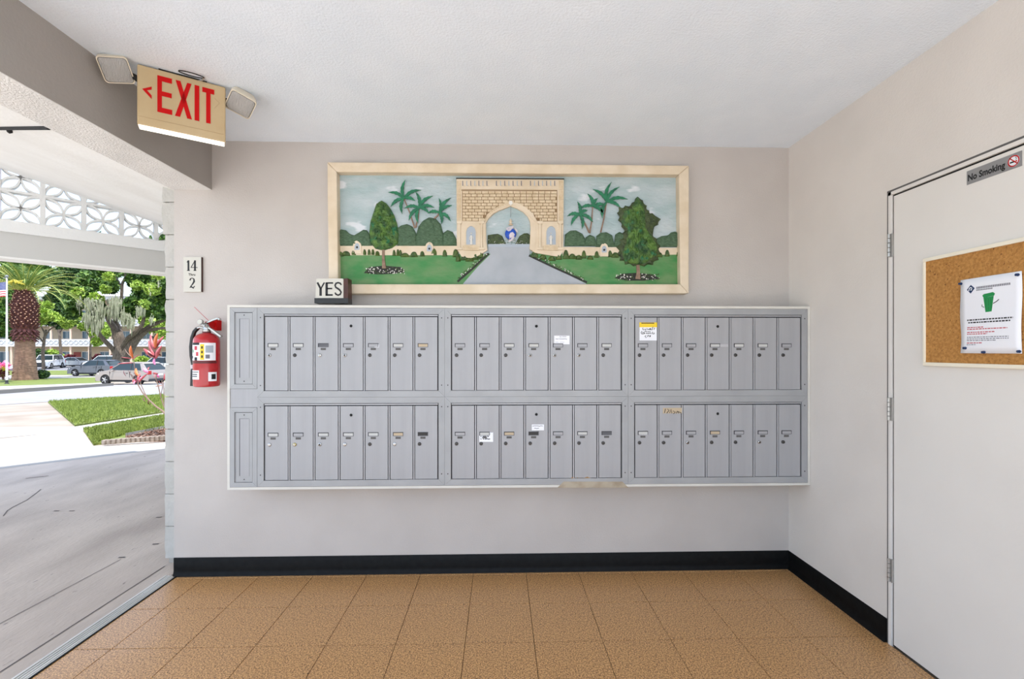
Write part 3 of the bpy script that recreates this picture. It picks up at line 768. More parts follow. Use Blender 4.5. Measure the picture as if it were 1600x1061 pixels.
# ================================================================== YES BLOCK on top
ya = YF+.012
def fy(u, v, h): p = P(u, v, ya); return (p.x, ya-h, p.z)
zt = sz1
yb = empty('yes_sign_block', (P(517,474,ya).x, ya, zt), 'small YES sign block in a black and brown holder, on top of the mailboxes', 'sign')
def fyz(u, v, h):
    p = P(u, v, ya); return (p.x, ya-h, max(p.z, zt) if v > 470 else p.z)
MB().prism([(492,466),(544.5,466),(544.5,474),(492,474)], fyz, -.06, .006, M_black).build('base', yb)
MB().prism([(537,435.5),(543.8,435),(544.3,466),(537,466)], fyz, -.06, .004, M_brown).build('side_block', yb)
q = MB(); q.prism([(494,436.5),(496,435.2),(535,435.2),(537,437),(537,466),(493,466)], fyz, -.05, .0, M_plate); fc = q.build('plate', yb)
q = MB(); Zs = lambda L: [zp(x,y,15.16,470,420) for x,y in L]; hh_ = .0012
for s_, w in ((Zs([(395,325),(470,470)]),2.9),(Zs([(560,325),(470,480)]),2.1),(Zs([(470,460),(470,640)]),3.7),
              (Zs([(612,325),(612,640)]),3.6),(Zs([(600,338),(765,338)]),2.3),(Zs([(610,468),(745,468)]),2.3),(Zs([(600,620),(755,620)]),2.6)):
    q.ribbon(s_, w, fyz, 0, hh_, M_ink)
sp = [(960,385),(935,345),(885,330),(835,345),(812,395),(830,440),(880,470),(925,505),(955,555),(935,605),(885,625),(835,605),(810,565)]
q.ribbon(Zs(sp), [2.0]+[2.6]*11+[2.0], fyz, 0, hh_, M_ink)
q.build('letters', fc)

# ================================================================== PLAQUE 14 Thru 2
yp = D-.012
def fp(u, v, h): p = P(u, v, yp); return (p.x, yp-h, p.z)
pq = empty('address_plaque', (P(300,456,yp).x, D, P(300,456,yp).z), 'small white 14 Thru 2 number plaque above the fire extinguisher', 'sign')
q = MB(); q.prism([(286.5,401.5),(315,401.5),(315,456),(286.5,456)], fp, -.0118, 0, M_plate); pl_ = q.build('plate', pq)
q = MB(); q.prism([(314.3,402),(315.3,402),(315.3,456),(314.3,456)], fp, -.011, .0006, M_brown); q.build('edge', pq)
q = MB(); zq = lambda L: [zp(x,y,4.61,270,390) for x,y in L]; hh_ = .001
for s_, w in ((zq([(113,78),(113,152)]),2.6),(zq([(102,92),(113,80)]),1.1),(zq([(103,151),(123,151)]),1.0),
              (zq([(160,78),(160,152)]),2.8),(zq([(160,80),(132,128)]),1.0),(zq([(130,129),(178,129)]),1.0),(zq([(150,151),(170,151)]),1.0),
              (zq([(124,222),(128,210),(140,205),(152,212),(154,230),(143,248),(126,270)]),[2.2,1.6,1.2,2.0,2.8,1.8,1.0]),
              (zq([(122,274),(134,268),(148,277),(158,262)]),[1.0,2.2,2.4,1.0])):
    q.ribbon(s_, w, fp, 0, hh_, M_ink)
a, b = zp(113,188,4.61,270,390), zp(163,188,4.61,270,390)
text(q, 'Thru', a[0], b[0], 0, 1, lambda u, v, h: fp(u, a[1]-v*3.6, h), hh_, M_ink, .02)
q.build('numerals', pl_)

# ================================================================== FIRE EXTINGUISHER
ye = D-.105
def E(px, py): return P(px, py, ye)
tc_ = E(323, 560); R = (E(341.5,560).x-E(304.5,560).x)/2; zb = E(323,604).z; ztk = E(323,521).z
fe = empty('fire_extinguisher', (tc_.x, ye, zb), 'red fire extinguisher with black hose hung on the wall below the number plaque', 'fire extinguisher')
H = ztk-zb
q = MB(); q.lathe([(R*.86,0),(R*.97,.004),(R,.014),(R,H-.045),(R*.96,H-.03),(R*.82,H-.014),(R*.55,H-.003),(R*.3,H+.003),(R*.28,H+.012)], (tc_.x,ye,zb), M_red, seg=40)
tank = q.build('tank', fe, smooth=True)
def cyl_patch(name, px0, px1, py0, py1, mt, par, rr=1.006, lab=None):
    q = MB(); a0 = math.asin(max(-.999,min(.999,(E(px0,500).x-tc_.x)/R))); a1 = math.asin(max(-.999,min(.999,(E(px1,500).x-tc_.x)/R)))
    z0, z1 = E(323,py1).z, E(323,py0).z; n_ = 12; vs = []
    for k in range(n_+1):
        a = a0+(a1-a0)*k/n_
        for z in (z0, z1): vs.append((tc_.x+math.sin(a)*R*rr, ye-math.cos(a)*R*rr, z))
    q.add(vs, [(2*k,2*k+2,2*k+3,2*k+1) for k in range(n_)], mt)
    ob = q.build(name, par, smooth=True)
    if lab: ob['label'] = lab
    return ob
lb = cyl_patch('instruction_label', 305, 340.5, 536, 563, M_paper, tank, 1.008, 'white instruction label')
cyl_patch('label_band', 305.5, 341, 563.5, 567.5, M_darkred, tank, 1.008)
for a in ((309.5,323.5,535.8,539.2,M_ink),(324.5,330,538,562,M_yellow),(315,320,541,547,M_red_ink),(318,322,550,556,M_red_ink),(310.5,313,546,551,M_green),(315,320,558,563,M_ink),(309,311.5,556,560,M_ink),(331.5,339,540,551,M_niche),(331.5,336,554,560,M_gray_ink),
          (326,328.5,541,545,M_ink),(326,328.5,548,552,M_ink),(326,328.5,555,559,M_ink)):
    cyl_patch('label_print', *a, tank, 1.012)
cyl_patch('service_tag', 306.5, 323, 578, 592, M_paper, tank, 1.008, 'white service sticker')
for a in ((307.5,322,580,581.2),(309,320,583.5,585),(309,320,586.5,588)): cyl_patch('label_print', *a, M_ink, tank, 1.012)
cyl_patch('service_tag', 334.5, 341, 581, 595, M_paper, tank, 1.008); cyl_patch('label_print', 337.5, 340.5, 584, 592, M_ink, tank, 1.012)
zh = ztk
q = MB(); q.lathe([(.018,0),(.020,.004),(.020,.012),(.016,.014),(.016,.030),(.013,.034),(.011,.044)], (tc_.x,ye,zh+.006), M_chrome, seg=18); q.lathe([(.021,.0),(.021,.008)], (tc_.x,ye,zh+.002), M_darkred, seg=18); q.build('valve', fe, smooth=True)
g_ = E(318.5, 503.5)
q = MB(); q.lathe([(.014,.0),(.015,-.01),(.013,-.014),(.0001,-.014)], (g_.x, ye-.02, g_.z), M_chrome, seg=18, axis='y'); gg = q.build('gauge', fe, smooth=True)
q = MB(); q.lathe([(.011,.0),(.0001,-.0005)], (g_.x, ye-.0345, g_.z), M_plate, seg=18, axis='y'); q.build('dial', gg)
def bar(p, r_, w, mt, mb):   # flat lever following 3D points, cross-section r_ tall w deep
    for a, b in zip(p, p[1:]):
        a = Vector(a); b = Vector(b); d = (b-a).normalized(); n_ = Vector((-d.z,0,d.x))*r_; y_ = Vector((0,w,0))
        mb.add([a-n_-y_,b-n_-y_,b+n_-y_,a+n_-y_,a-n_+y_,b-n_+y_,b+n_+y_,a+n_+y_], [(0,1,2,3),(7,6,5,4),(0,4,5,1),(3,2,6,7),(0,3,7,4),(1,5,6,2)], mt)
q = MB(); bar([E(317,508),E(325,504),E(334,500),E(342,497.5),E(344,499.5)], .0038, .009, M_chrome, q); q.build('top_lever', fe)
q = MB(); bar([E(319,508.5),E(330,514),E(338,520),E(346,526)], .0042, .009, M_chrome, q); q.build('carry_handle', fe)
ybk = D-.045; a_ = P(328,500,ybk); b_ = P(338.5,516,ybk)
q = MB(); q.box(a_.x, b_.x, ybk, D, b_.z, a_.z, M_exitred); q.box(a_.x+.004, b_.x-.008, ye+.012, ybk, b_.z+.02, a_.z-.012, M_exitred); q.build('wall_bracket', fe)
q = MB(); q.tube([E(305.5,480)+Vector((0,-.01,0)), E(318,492)+Vector((0,-.01,0)), E(326,501)], .0012, M_red_ink, seg=6); q.tube([E(326,501), E(327,517), E(330,525)], .001, M_red_ink, seg=6); q.build('seal_tie', fe)
q = MB(); q.tube([E(319,513), E(313,511), E(308,513.5)], [.007,.008,.009], M_chrome, seg=10); q.build('hose_fitting', fe, smooth=True)
q = MB(); q.tube([E(309,513), E(304,518), E(300.5,528), E(298.8,542), E(299.5,556), E(302,568), E(302.5,575)], [.0105]*7, M_black, seg=12); q.build('hose', fe, smooth=True)
q = MB(); q.tube([E(302.3,574), E(302.3,579), E(301.8,603)], [.0095,.0135,.0145], M_black, seg=14); nz_ = q.build('nozzle', fe, smooth=True)
q = MB(); q.tube([E(301.5,570), E(302,576)], [.0125,.0125], M_pink, seg=12); q.build('hose_clip', fe, smooth=True)

# ================================================================== RELIEF PICTURE
yr = D-.020      # back panel plane of the picture
def fr(u, v, h): p = P(u, v, yr); return (p.x, yr-h, p.z)
rel = empty('relief_picture', (P(794,459,D).x, D, P(794,459,D).z), 'long cream-framed plaster relief picture of an arched gate with palms above the mailboxes', 'picture')
YO = yr-.045     # frame front
def ff(u, v, h): p = P(u, v, YO); return (p.x, YO-h, p.z)
OUT = [(511,253),(1077,258.5),(1076.5,458.5),(513.5,458.8)]
IN = [(526,268.5),(1061,272.5),(1063,444),(528.5,444)]
depth_b = -(D-YO)+.0005
for k in range(4):
    a, b = OUT[k], OUT[(k+1)%4]; c, d = IN[(k+1)%4], IN[k]
    q = MB(); q.prism([a,b,c,d], ff, depth_b, 0, M_plaster)
    ob = q.build('frame_rail', rel); bv = ob.modifiers.new('bevel', 'BEVEL'); bv.width = .005; bv.segments = 2; bv.limit_method = 'ANGLE'
IN2 = [(520,262),(1067,266),(1067,450),(521,450)]
MB().prism(IN2, fr, -.019, -.004, M_psky).build('sky_panel', rel)
def pdist(px, py, poly):
    best = 1e9; bp = None; inside = False; n_ = len(poly)
    for i in range(n_):
        x0,y0 = poly[i]; x1,y1 = poly[(i+1)%n_]
        if (y0 > py) != (y1 > py) and px < (x1-x0)*(py-y0)/(y1-y0)+x0: inside = not inside
        dx,dy = x1-x0,y1-y0; L2 = dx*dx+dy*dy or 1e-9
        t = max(0,min(1,((px-x0)*dx+(py-y0)*dy)/L2)); qx,qy = x0+t*dx,y0+t*dy
        d = (px-qx)**2+(py-qy)**2
        if d < best: best = d; bp = (qx,qy)
    return inside, math.sqrt(best), bp
def puff(name, poly, h, rad, mt, base=0, step=1.5, amp=.25, fs_=.25, parent=None, seed=0, st=(1,1)):
    xs = [p[0] for p in poly]; ys = [p[1] for p in poly]
    nx = int((max(xs)-min(xs))/step)+3; ny = int((max(ys)-min(ys))/step)+3
    X0, Y0 = min(xs)-step, min(ys)-step; vs = []; keep = {}; ins = {}
    for j in range(ny):
        for i in range(nx):
            x, y = X0+i*step, Y0+j*step; a, d, bp = pdist(x, y, poly)
            if a:
                t = min(d/rad, 1); z = h*math.sqrt(max(0,1-(1-t)**2))
                z *= 1+amp*mn.noise(Vector((x*fs_*st[0], y*fs_*st[1], seed)))*2
                keep[(i,j)] = (x,y,base+z); ins[(i,j)] = True
            elif d < step*1.5: keep[(i,j)] = (bp[0],bp[1],base); ins[(i,j)] = False
    idx = {}; V = []; F = []
    for k, (x,y,z) in keep.items(): idx[k] = len(V); V.append(fr(x,y,z))
    for j in range(ny-1):
        for i in range(nx-1):
            c = [(i,j),(i+1,j),(i+1,j+1),(i,j+1)]
            if all(k in idx for k in c) and any(ins[k] for k in c): F.append(tuple(idx[k] for k in c))
    q = MB(); q.add(V, F, mt); return q.build(name, parent or rel, smooth=True)
ZL = lambda L: [zp(x,y,4.42,500,240) for x,y in L]       # left crop
ZR = lambda L: [zp(x,y,4.4194,780,240) for x,y in L]     # right crop
ZG = lambda L: [zp(x,y,7.075,700,270) for x,y in L]      # gate crop
def half(cx, cy, rx, ry, n_=14):
    return [(cx-rx*math.cos(math.pi*k/n_), cy-ry*math.sin(math.pi*k/n_)) for k in range(n_+1)]
# lawn, road
MB().prism([(522,397),(1066,397),(1066,449),(522,449)], fr, -.004, .003, M_plawn).build('lawn', rel)
MB().prism(ZG([(440,820),(900,820),(905,925)])+[(745+170,443),(920,449),(722,449),(724,443)]+ZG([(330,1040),(470,900),(445,860)]), fr, .003, .0045, M_proad).build('road', rel)
# low garden wall left and right
MB().prism([(522,384.5),(716,384.5),(716,399),(522,399)], fr, -.004, .005, M_plaster).build('garden_wall', rel)
MB().prism([(879,386),(1066,387.5),(1066,398),(879,400)], fr, -.004, .005, M_plaster).build('garden_wall', rel)
# hedges
for k, pl in enumerate([
    ZL([(120,640),(120,540),(145,523),(180,530),(205,555),(235,565),(270,545),(300,525),(325,530),(345,560),(360,640)]),
    ZL([(535,640),(530,520),(560,497),(600,487),(640,505),(665,550),(670,640)]),
    ZL([(655,640),(665,560),(680,505),(710,465),(755,440),(800,450),(835,490),(850,545),(860,640)]),
    ZL([(845,640),(850,550),(880,528),(915,540),(942,590),(945,640)]),
    ZR([(450,640),(455,560),(490,532),(530,530),(575,555),(600,600),(605,640)]),
    ZR([(590,640),(595,580),(625,560),(660,575),(675,640)]),
    ZR([(665,645),(670,570),(700,547),(740,543),(780,565),(800,645)]),
    ZR([(790,645),(800,560),(830,540),(870,560),(880,645)]),
    ZR([(1060,645),(1080,590),(1120,570),(1165,565),(1185,545),(1215,538),(1245,548),(1248,645)])]):
    puff('hedge_bush', pl, .010, 6, M_hedge, .001, 2.0, .3, .35, seed=k)
# palms
def leafpoly(x0, y0, ang, L, w, droop=.25):
    a = []; b = []; n_ = 8
    for k in range(n_+1):
        s_ = k/n_; x = x0+math.cos(ang)*L*s_; y = y0-math.sin(ang)*L*s_+droop*L*s_*s_
        ww = w*math.sin(math.pi*min(1,(s_*.9+.1)))**.7*(1+.25*(k%2))
        a.append((x-math.sin(ang)*ww/2, y-math.cos(ang)*ww/2)); b.append((x+math.sin(ang)*ww/2, y+math.cos(ang)*ww/2))
    return a+b[::-1]
def palm(cx, cy, base, tips, s_=1):
    tr = MB(); tr.ribbon([base, ((base[0]+cx)/2+1, (base[1]+cy)/2), (cx, cy)], [2.2,1.8,1.4], fr, 0, .006, M_ptrunk); pt = tr.build('palm_trunk', rel)
    for k, (tx_, ty_) in enumerate(tips):
        L = math.hypot(tx_-cx, ty_-cy); ang = math.atan2(cy-ty_, tx_-cx)
        n_ = 9; A = []; B = []; bend = .13*L*(1 if tx_ > cx else -1)
        for i in range(n_+1):
            t = i/n_; x = cx+(tx_-cx)*t; y = cy+(ty_-cy)*t
            ox, oy = -(ty_-cy)/L, (tx_-cx)/L
            sg = -1 if tx_ > cx else 1
            x += ox*sg*L*.13*math.sin(math.pi*t); y += oy*sg*L*.13*math.sin(math.pi*t)
            w = (2.9 if i%2 else 2.1)*math.sin(math.pi*min(1,t*.86+.12))
            A.append((x+ox*w, y+oy*w)); B.append((x-ox*w, y-oy*w))
        MB().prism(A+B[::-1], fr, .003+.0006*k, .0078+.0006*k, M_palmleaf).build('palm_leaf', rel)
tL = ZL([(590,185),(475,270),(700,255),(490,370),(570,420),(660,330)]); c = ZL([(580,310),(655,515)]); palm(*c[0], c[1], tL)
tL = ZL([(660,265),(780,295),(790,375),(585,380),(615,465),(680,485),(755,415)]); c = ZL([(685,375),(662,512)]); palm(*c[0], c[1], tL)
tL = ZL([(822,310),(905,308),(912,360),(905,470),(840,490),(745,415)]); c = ZL([(825,410),(790,450)]); palm(*c[0], c[1], tL)
tR = ZR([(775,198),(830,232),(885,318),(835,375),(710,448),(645,250)]); c = ZR([(740,335),(700,545)]); palm(*c[0], c[1], tR)
tR = ZR([(610,280),(680,310),(560,380),(735,360),(720,420),(690,390)]); c = ZR([(645,365),(625,550)]); palm(*c[0], c[1], tR)
tR = ZR([(540,335),(468,435),(495,500),(570,525),(645,475),(610,395)]); c = ZR([(555,420),(620,545)]); palm(*c[0], c[1], tR)
# topiary trees
tt = puff('topiary_crown', ZL([(425,325),(460,345),(490,385),(515,430),(535,490),(548,560),(545,620),(500,655),(440,672),(385,660),(350,620),(342,540),(350,470),(372,405),(390,350)]), .024, 16, M_ptree, .004, 1.4, .25, .5, seed=3)
MB().ribbon(ZL([(440,660),(440,730),(445,795)]), [4,4,6], fr, .003, .010, M_ptrunk).build('tree_trunk', rel)
puff('tree_crown', ZR([(955,298),(975,318),(990,322),(997,350),(1018,360),(1012,385),(1035,395),(1028,418),(1055,412),(1070,428),(1115,455),(1092,478),(1098,492),(1070,505),(1062,540),(1058,572),(1090,590),(1085,610),(1112,640),(1098,662),(1112,690),(1092,712),(1100,735),(1065,745),(1060,772),(1025,765),(1000,782),(960,768),(925,780),(900,760),(868,768),(862,740),(828,742),(838,715),(808,700),(828,672),(805,648),(832,620),(822,598),(852,580),(845,555),(868,535),(842,505),(848,485),(818,462),(832,440),(812,412),(828,398),(822,372),(855,378),(868,360),(900,368),(915,340),(932,335),(938,312)]), .016, 10, M_pdtree, .004, 1.6, .25, .4, seed=9)
puff('tree_crown', ZR([(950,305),(985,345),(1005,420),(1010,520),(1050,570),(1090,640),(1080,710),(1000,765),(930,768),(860,745),(840,690),(870,600),(880,530),(840,480),(850,400),(905,380)]), .020, 14, M_ptree, .011, 1.5, .35, .6, seed=5, st=(1.4,.5))
MB().ribbon(ZR([(955,770),(958,820),(955,868)]), [5,5,8], fr, .003, .010, M_ptrunk).build('tree_trunk', rel)
# flower beds below the trees and along the road
def flowers(name, pts_, r_, cw=.55):
    q = MB()
    for k, (x, y) in enumerate(pts_):
        p = fr(x, y, .005); q.sphere(p, r_*(.8+.5*random.random()), M_pwhite if random.random() < cw else M_shrub, 1, (1,.8,1))
    ob = q.build(name, rel); ob['kind'] = 'stuff'
random.seed(11)
MB().prism([(500+x/4.42, 240+y/4.42) for x, y in [(305,825),(340,785),(440,775),(560,785),(590,815),(520,830),(400,835)]], fr, .003, .005, M_soil).build('flower_bed', rel)
flowers('bed_flowers', [zp(random.uniform(320,585), random.uniform(785,830), 4.42, 500, 240) for _ in range(90)], .0032)
MB().prism([(780+x/4.42, 240+y/4.42) for x, y in [(795,860),(850,830),(940,825),(1060,835),(1110,865),(1000,878),(880,878)]], fr, .003, .005, M_soil).build('flower_bed', rel)
flowers('bed_flowers', [zp(random.uniform(805,1105), random.uniform(832,875), 4.42, 780, 240) for _ in range(90)], .0032)
def edge_line(a, b, n_, spread):
    return [(a[0]+(b[0]-a[0])*t+random.uniform(-spread,spread), a[1]+(b[1]-a[1])*t+random.uniform(-1.2,1.2)) for t in [random.random() for _ in range(n_)]]
eL = ZL([(950,885),(1165,690)]); eR = ZR([(205,705),(605,890)])
q = MB(); q.ribbon([eL[0], ((eL[0][0]+eL[1][0])/2+1,(eL[0][1]+eL[1][1])/2), eL[1]], 3.0, fr, .003, .0062, M_soil); q.build('road_edging', rel)
q = MB(); q.ribbon([eR[0], ((eR[0][0]+eR[1][0])/2-1,(eR[0][1]+eR[1][1])/2), eR[1]], 3.0, fr, .003, .0062, M_soil); q.build('road_edging', rel)
flowers('edging_flowers', edge_line(ZL([(950,868)])[0], ZL([(1150,690)])[0], 70, 2.6), .003, .35)
flowers('edging_flowers', edge_line(ZR([(215,690)])[0], ZR([(590,870)])[0], 90, 2.6), .003, .3)
# little shrubs along the wall foot
for px, py, w, h in [(541,397,7,5),(553,396,4,5),(570,396,3,7),(577,396,3,7),(583,396,3,7),(590,397,4,5),(616,397,3,7),(622,397,3,8),(626,397,3,7),(633,399,7,4),(647,399,6,6),(660,398,4,6),(678,396,5,8),(695,398,4,8),(712,399,5,10),(532,398,5,5),
                     (716,406,4,8),(726,404,6,5),(734,406,7,4),(743,403,5,8),(751,400,5,7),(884,402,5,12),(894,402,6,6),(904,403,5,5),(912,401,4,10),(922,403,5,4),(932,400,4,8),(953,399,4,8),(961,400,6,6),(1030,399,5,5),(1042,398,4,8),(1060,398,4,7),(835,400,6,7),(848,403,6,5),(862,405,6,5),(873,403,5,7)]:
    puff('shrub', half(px, py+3, w, h+3, 10), .011, 4, M_shrub, .003, 1.8, .3, .6, seed=px)
# wall niches
for cx, cy in (ZL([(260,650)])[0], ZL([(757,660)])[0], ZR([(722,668)])[0]):
    pl = [(cx-6.5, cy+10)]+half(cx, cy-1, 6.5, 9.5, 10)+[(cx+6.5, cy+10)]
    nb = MB().prism(pl, fr, .004, .011, M_plaster).build('wall_niche', rel)
    pl = [(cx-3.8, cy+4)]+half(cx, cy-.5, 3.8, 6, 8)+[(cx+3.8, cy+4)]
    MB().prism(pl, fr, .011, .0114, M_niche).build('recess', nb)
    MB().sphere(fr(cx,cy,.012), .006, M_soil, 2, (1,.4,1.1)).build('urn', nb)
# gate with arch
gate = empty('gate', (0,0,0)); gate.parent = rel; gate.location = (0,0,0)
GX0, GX1 = 713.5, 880.5; GT = 281
arcL = ZG([(420,560),(450,510),(500,460),(560,425),(640,395),(692,375)]); arcR = ZG([(692,375),(760,400),(830,440),(880,490),(905,545)])
hole = ZG([(437,860),(425,760)])+arcL+arcR[1:]+ZG([(912,620),(905,740),(900,845)])
outer = [(GX0,GT),(GX1,GT+1),(879,396)]+ZG([(1180,935),(1110,915),(1060,925),(960,890)])
body = [(GX0,GT),(GX1,GT+1)]+ZG([(1270,870),(1230,935),(1110,915),(960,890),(900,845)])+hole[::-1][1:]+ZG([(330,925),(250,950),(150,930),(100,840)])
MB().prism(body, fr, -.004, .013, M_plaster).build('gate_wall', gate)
q = MB(); q.prism([(GX0-.5,GT-1.5),(GX1+.5,GT-.5),(GX1+.5,GT+1),(GX0-.5,GT)], fr, 0, .017, M_soil); q.build('coping', gate)
MB().prism(ZG([(150,195),(1205,200),(1205,212),(150,207)]), fr, .013, .0135, M_pgroove).build('string_course', gate)
MB().prism(ZG([(150,160),(1215,163),(1215,193),(150,190)]), fr, .013, .0155, M_plaster).build('string_course', gate)
# brick field: grooves behind raised little bricks, joined (each is far below 10 px)
MB().prism(ZG([(158,210),(1205,214),(1205,545)]+[(985,545),(960,500),(880,420),(790,365),(692,335),(600,355),(500,410),(430,470),(410,545),(158,540)]), fr, .013, .0134, M_pgroove).build('mortar_bed', gate)
q = MB(); random.seed(5)
archo = ZG([(985,545),(960,500),(880,420),(790,365),(692,335),(600,355),(500,410),(430,470),(410,545)])+ZG([(410,900),(985,900)])
for r in range(10):
    y0 = 213+r*33.2; x = 165-(35 if r%2 else 0)
    while x < 1200:
        w = random.uniform(62,74); a, b = max(x,165), min(x+w-7, 1200)
        x += w
        if b-a < 16: continue
        pl = ZG([(a,y0),(b,y0+.5),(b,y0+27),(a,y0+26.5)])
        cx, cy = sum(p[0] for p in pl)/4, sum(p[1] for p in pl)/4
        bad = [pdist(*p, archo)[0] for p in pl+[(cx,cy)]]
        if any(bad):
            if all(bad[:4]): continue
            ins = [p for p, t in zip(pl, bad) if not t]
            if len(ins) < 2: continue
            # shrink toward the free side
            fx = sum(p[0] for p in ins)/len(ins)
            pl = [p if not t else (p[0]+(fx-p[0])*.75, p[1]) for p, t in zip(pl, bad)]
        q.prism(pl, fr, .0132, .0152, M_pbrick)
ob = q.build('brickwork', gate); ob['kind'] = 'stuff'
# dentil openings in the parapet
for gx0, gx1 in ((155,465),(525,845),(900,1210)):
    n_ = 7
    for k in range(n_):
        a = gx0+(gx1-gx0)*(k+.12)/n_; b = a+(gx1-gx0)/n_*.55
        MB().prism(ZG([(a,98),(b,98),(b-2,153),(a,153)]), fr, .013, .0134, M_niche if k%2 else M_gray_ink).build('slit', gate)
        MB().prism(ZG([(a+9,98),(b+2,98),(b,153),(a+11,153)]), fr, .0134, .0165, M_plaster).build('baluster', gate)
# edge quoins at the gate's sides
q = MB()
for k in range(9):
    for x0, x1 in ((100,148),(1222,1270)):
        y0 = 98+k*52; q.prism(ZG([(x0,y0),(x1,y0),(x1,y0+48),(x0,y0+48)]), fr, .0128, .0148, M_pbrick)
ob = q.build('quoins', gate); ob['kind'] = 'stuff'
# arch rings
def thick(arc, w0, w1, h0, h1, mt, nm):
    q = MB(); q.ribbon(arc, [w0]+[w1]*(len(arc)-2)+[w0], fr, h0, h1, mt); return q.build(nm, gate)
aL = ZG([(415,545),(440,495),(500,440),(565,400),(640,362),(692,345)]); aR = ZG([(692,345),(760,365),(850,415),(920,475),(965,540)])
thick(aL, 3.2, 3.4, .012, .0162, M_plaster, 'arch_ring'); thick(aR, 3.2, 6.5, .012, .0162, M_plaster, 'arch_ring')
for k in range(14):
    t = k/14*(len(aL)-1); i = int(t); s_ = t-i; x = aL[i][0]+(aL[min(i+1,5)][0]-aL[i][0])*s_; y = aL[i][1]+(aL[min(i+1,5)][1]-aL[i][1])*s_
    MB().prism([(x-1.5,y-3.2),(x+1.2,y-3.6),(x+1.4,y-.6),(x-1.3,y-.2)], fr, .013, .0175, M_pbrick).build('arch_stone', gate)
MB().prism(ZG([(680,322),(705,322),(715,350),(692,375),(670,350)]), fr, .013, .020, M_pwhite).build('keystone', gate)
thick(ZG([(935,560),(940,700),(930,860)]), 7.5, 7.5, .012, .0158, M_plaster, 'jamb')
thick(ZG([(398,560),(400,700),(405,850)]), 4, 4, .012, .0158, M_plaster, 'jamb')
# pilasters
for x in (128, 372, 1015, 1238):
    pm = MB(); a, b = zp(x,560,7.075,700,270), zp(x,850,7.075,700,270)
    pa, pb_ = fr(a[0],a[1],.013), fr(b[0],b[1],.013)
    pm.tube([pa, pb_], .0088, M_plaster, seg=12); po = pm.build('pilaster', gate, smooth=True)
    MB().prism(ZG([(x-30,545),(x+30,545),(x+24,575),(x-24,575)]), fr, .013, .024, M_plaster).build('capital', gate)
    MB().prism(ZG([(x-26,835),(x+26,835),(x+30,860),(x-30,860)]), fr, .013, .024, M_plaster).build('plinth', gate)
for x0, x1 in ((165,345),(1050,1215)):
    MB().prism(ZG([(x0,815),(x1,820),(x1,868),(x0,862)]), fr, .013, .021, M_pbrick).build('ledge', gate)
for cx in (257, 1138):
    pl = ZG([(cx-58,800),(cx-58,660),(cx-45,620),(cx-20,598),(cx,592),(cx+20,598),(cx+45,620),(cx+55,660),(cx+55,800)])
    MB().prism(pl, fr, .013, .0134, M_niche).build('niche', gate)
    q = MB(); q.ribbon(pl, 1.2, fr, .013, .0165, M_plaster); q.build('niche_surround', gate)
    s_ = MB(); b = zp(cx,795,7.075,700,270); hY = yr-.016; k_ = 711/2.62
    def sp3(dx, py): p = P(700+(cx+dx)/7.075, 270+py/7.075, hY); return p
    s_.tube([sp3(0,798), sp3(0,760), sp3(0,722), sp3(0,700), sp3(0,690)], [.0075,.006,.0048,.0066,.003], M_pwhite, seg=8)
    s_.tube([sp3(-17,705), sp3(-20,735), sp3(-4,745)], .0022, M_pwhite, seg=6); s_.tube([sp3(17,705), sp3(20,735), sp3(6,728)], .0022, M_pwhite, seg=6)
    s_.sphere(sp3(0,668), .0042, M_pwhite, 2); s_.build('statue', gate, smooth=True)
# through the arch: hedge, fountain rim, globe
puff('far_hedge', ZG([(437,790),(440,690),(500,680),(550,675),(600,700),(640,790)]), .004, 3, M_pdtree, .001, 1.4, .3, .6, seed=21)
puff('far_hedge', ZG([(740,790),(790,700),(840,670),(880,668),(908,690),(905,790)]), .004, 3, M_pdtree, .001, 1.4, .3, .6, seed=22)
flowers('far_flowers', [zp(random.uniform(450,895), random.uniform(738,790), 7.075, 700, 270) for _ in range(70)], .0022, .4)
MB().prism(ZG([(450,790),(900,790),(905,822),(440,822)]), fr, .002, .006, M_niche).build('low_kerb', rel)
gc = fr(*zp(692,682,7.075,700,270), .012); GR = .0445*.70
q = MB(); q.sphere(gc, .0325, M_pblue, 4, (1,.45,1)); gl = q.build('globe', rel, smooth=True)
def fgl(u, v, h):
    p = P(700+u/7.075, 270+v/7.075, yr); dx, dz = p.x-gc[0], p.z-gc[2]; k = max(0, 1-(dx*dx+dz*dz)/.0325**2)
    return (p.x, gc[1]-.0325*.45*math.sqrt(k)-h, p.z)
def land(lst):
    q = MB(); n_ = len(lst); cx = sum(p[0] for p in lst)/n_; cy = sum(p[1] for p in lst)/n_
    vs = [fgl(cx,cy,.0012)]; fs = []
    for s_ in (.5, 1):
        for p in lst: vs.append(fgl(cx+(p[0]-cx)*s_, cy+(p[1]-cy)*s_, .0012))
    for i in range(n_):
        j = (i+1)%n_; fs += [(0,1+i,1+j),(1+i,1+n_+i,1+n_+j,1+j)]
    q.add(vs, fs, M_pink); q.build('continent', gl, smooth=True)
land([(640,620),(680,600),(725,595),(715,625),(700,640),(690,655),(665,660),(650,645)])
land([(690,675),(715,668),(735,690),(738,720),(715,750),(690,765),(665,770),(680,735),(675,700)])
land([(735,610),(765,640),(775,670),(755,660),(740,640)])
q = MB(); q.lathe([(.010,0),(.013,.004),(.007,.008),(.006,.014),(.010,.020),(.006,.026),(.0045,.032),(.001,.036)], fr(*zp(692,585,7.075,700,270), .012), M_plaster, seg=14); q.build('globe_finial', rel, smooth=True)
q = MB(); q.tube([fr(*zp(692,500,7.075,700,270), .012), fr(*zp(694,385,7.075,700,270), .012)], .0012, M_gray_ink, seg=6); q.build('lantern_cord', rel)

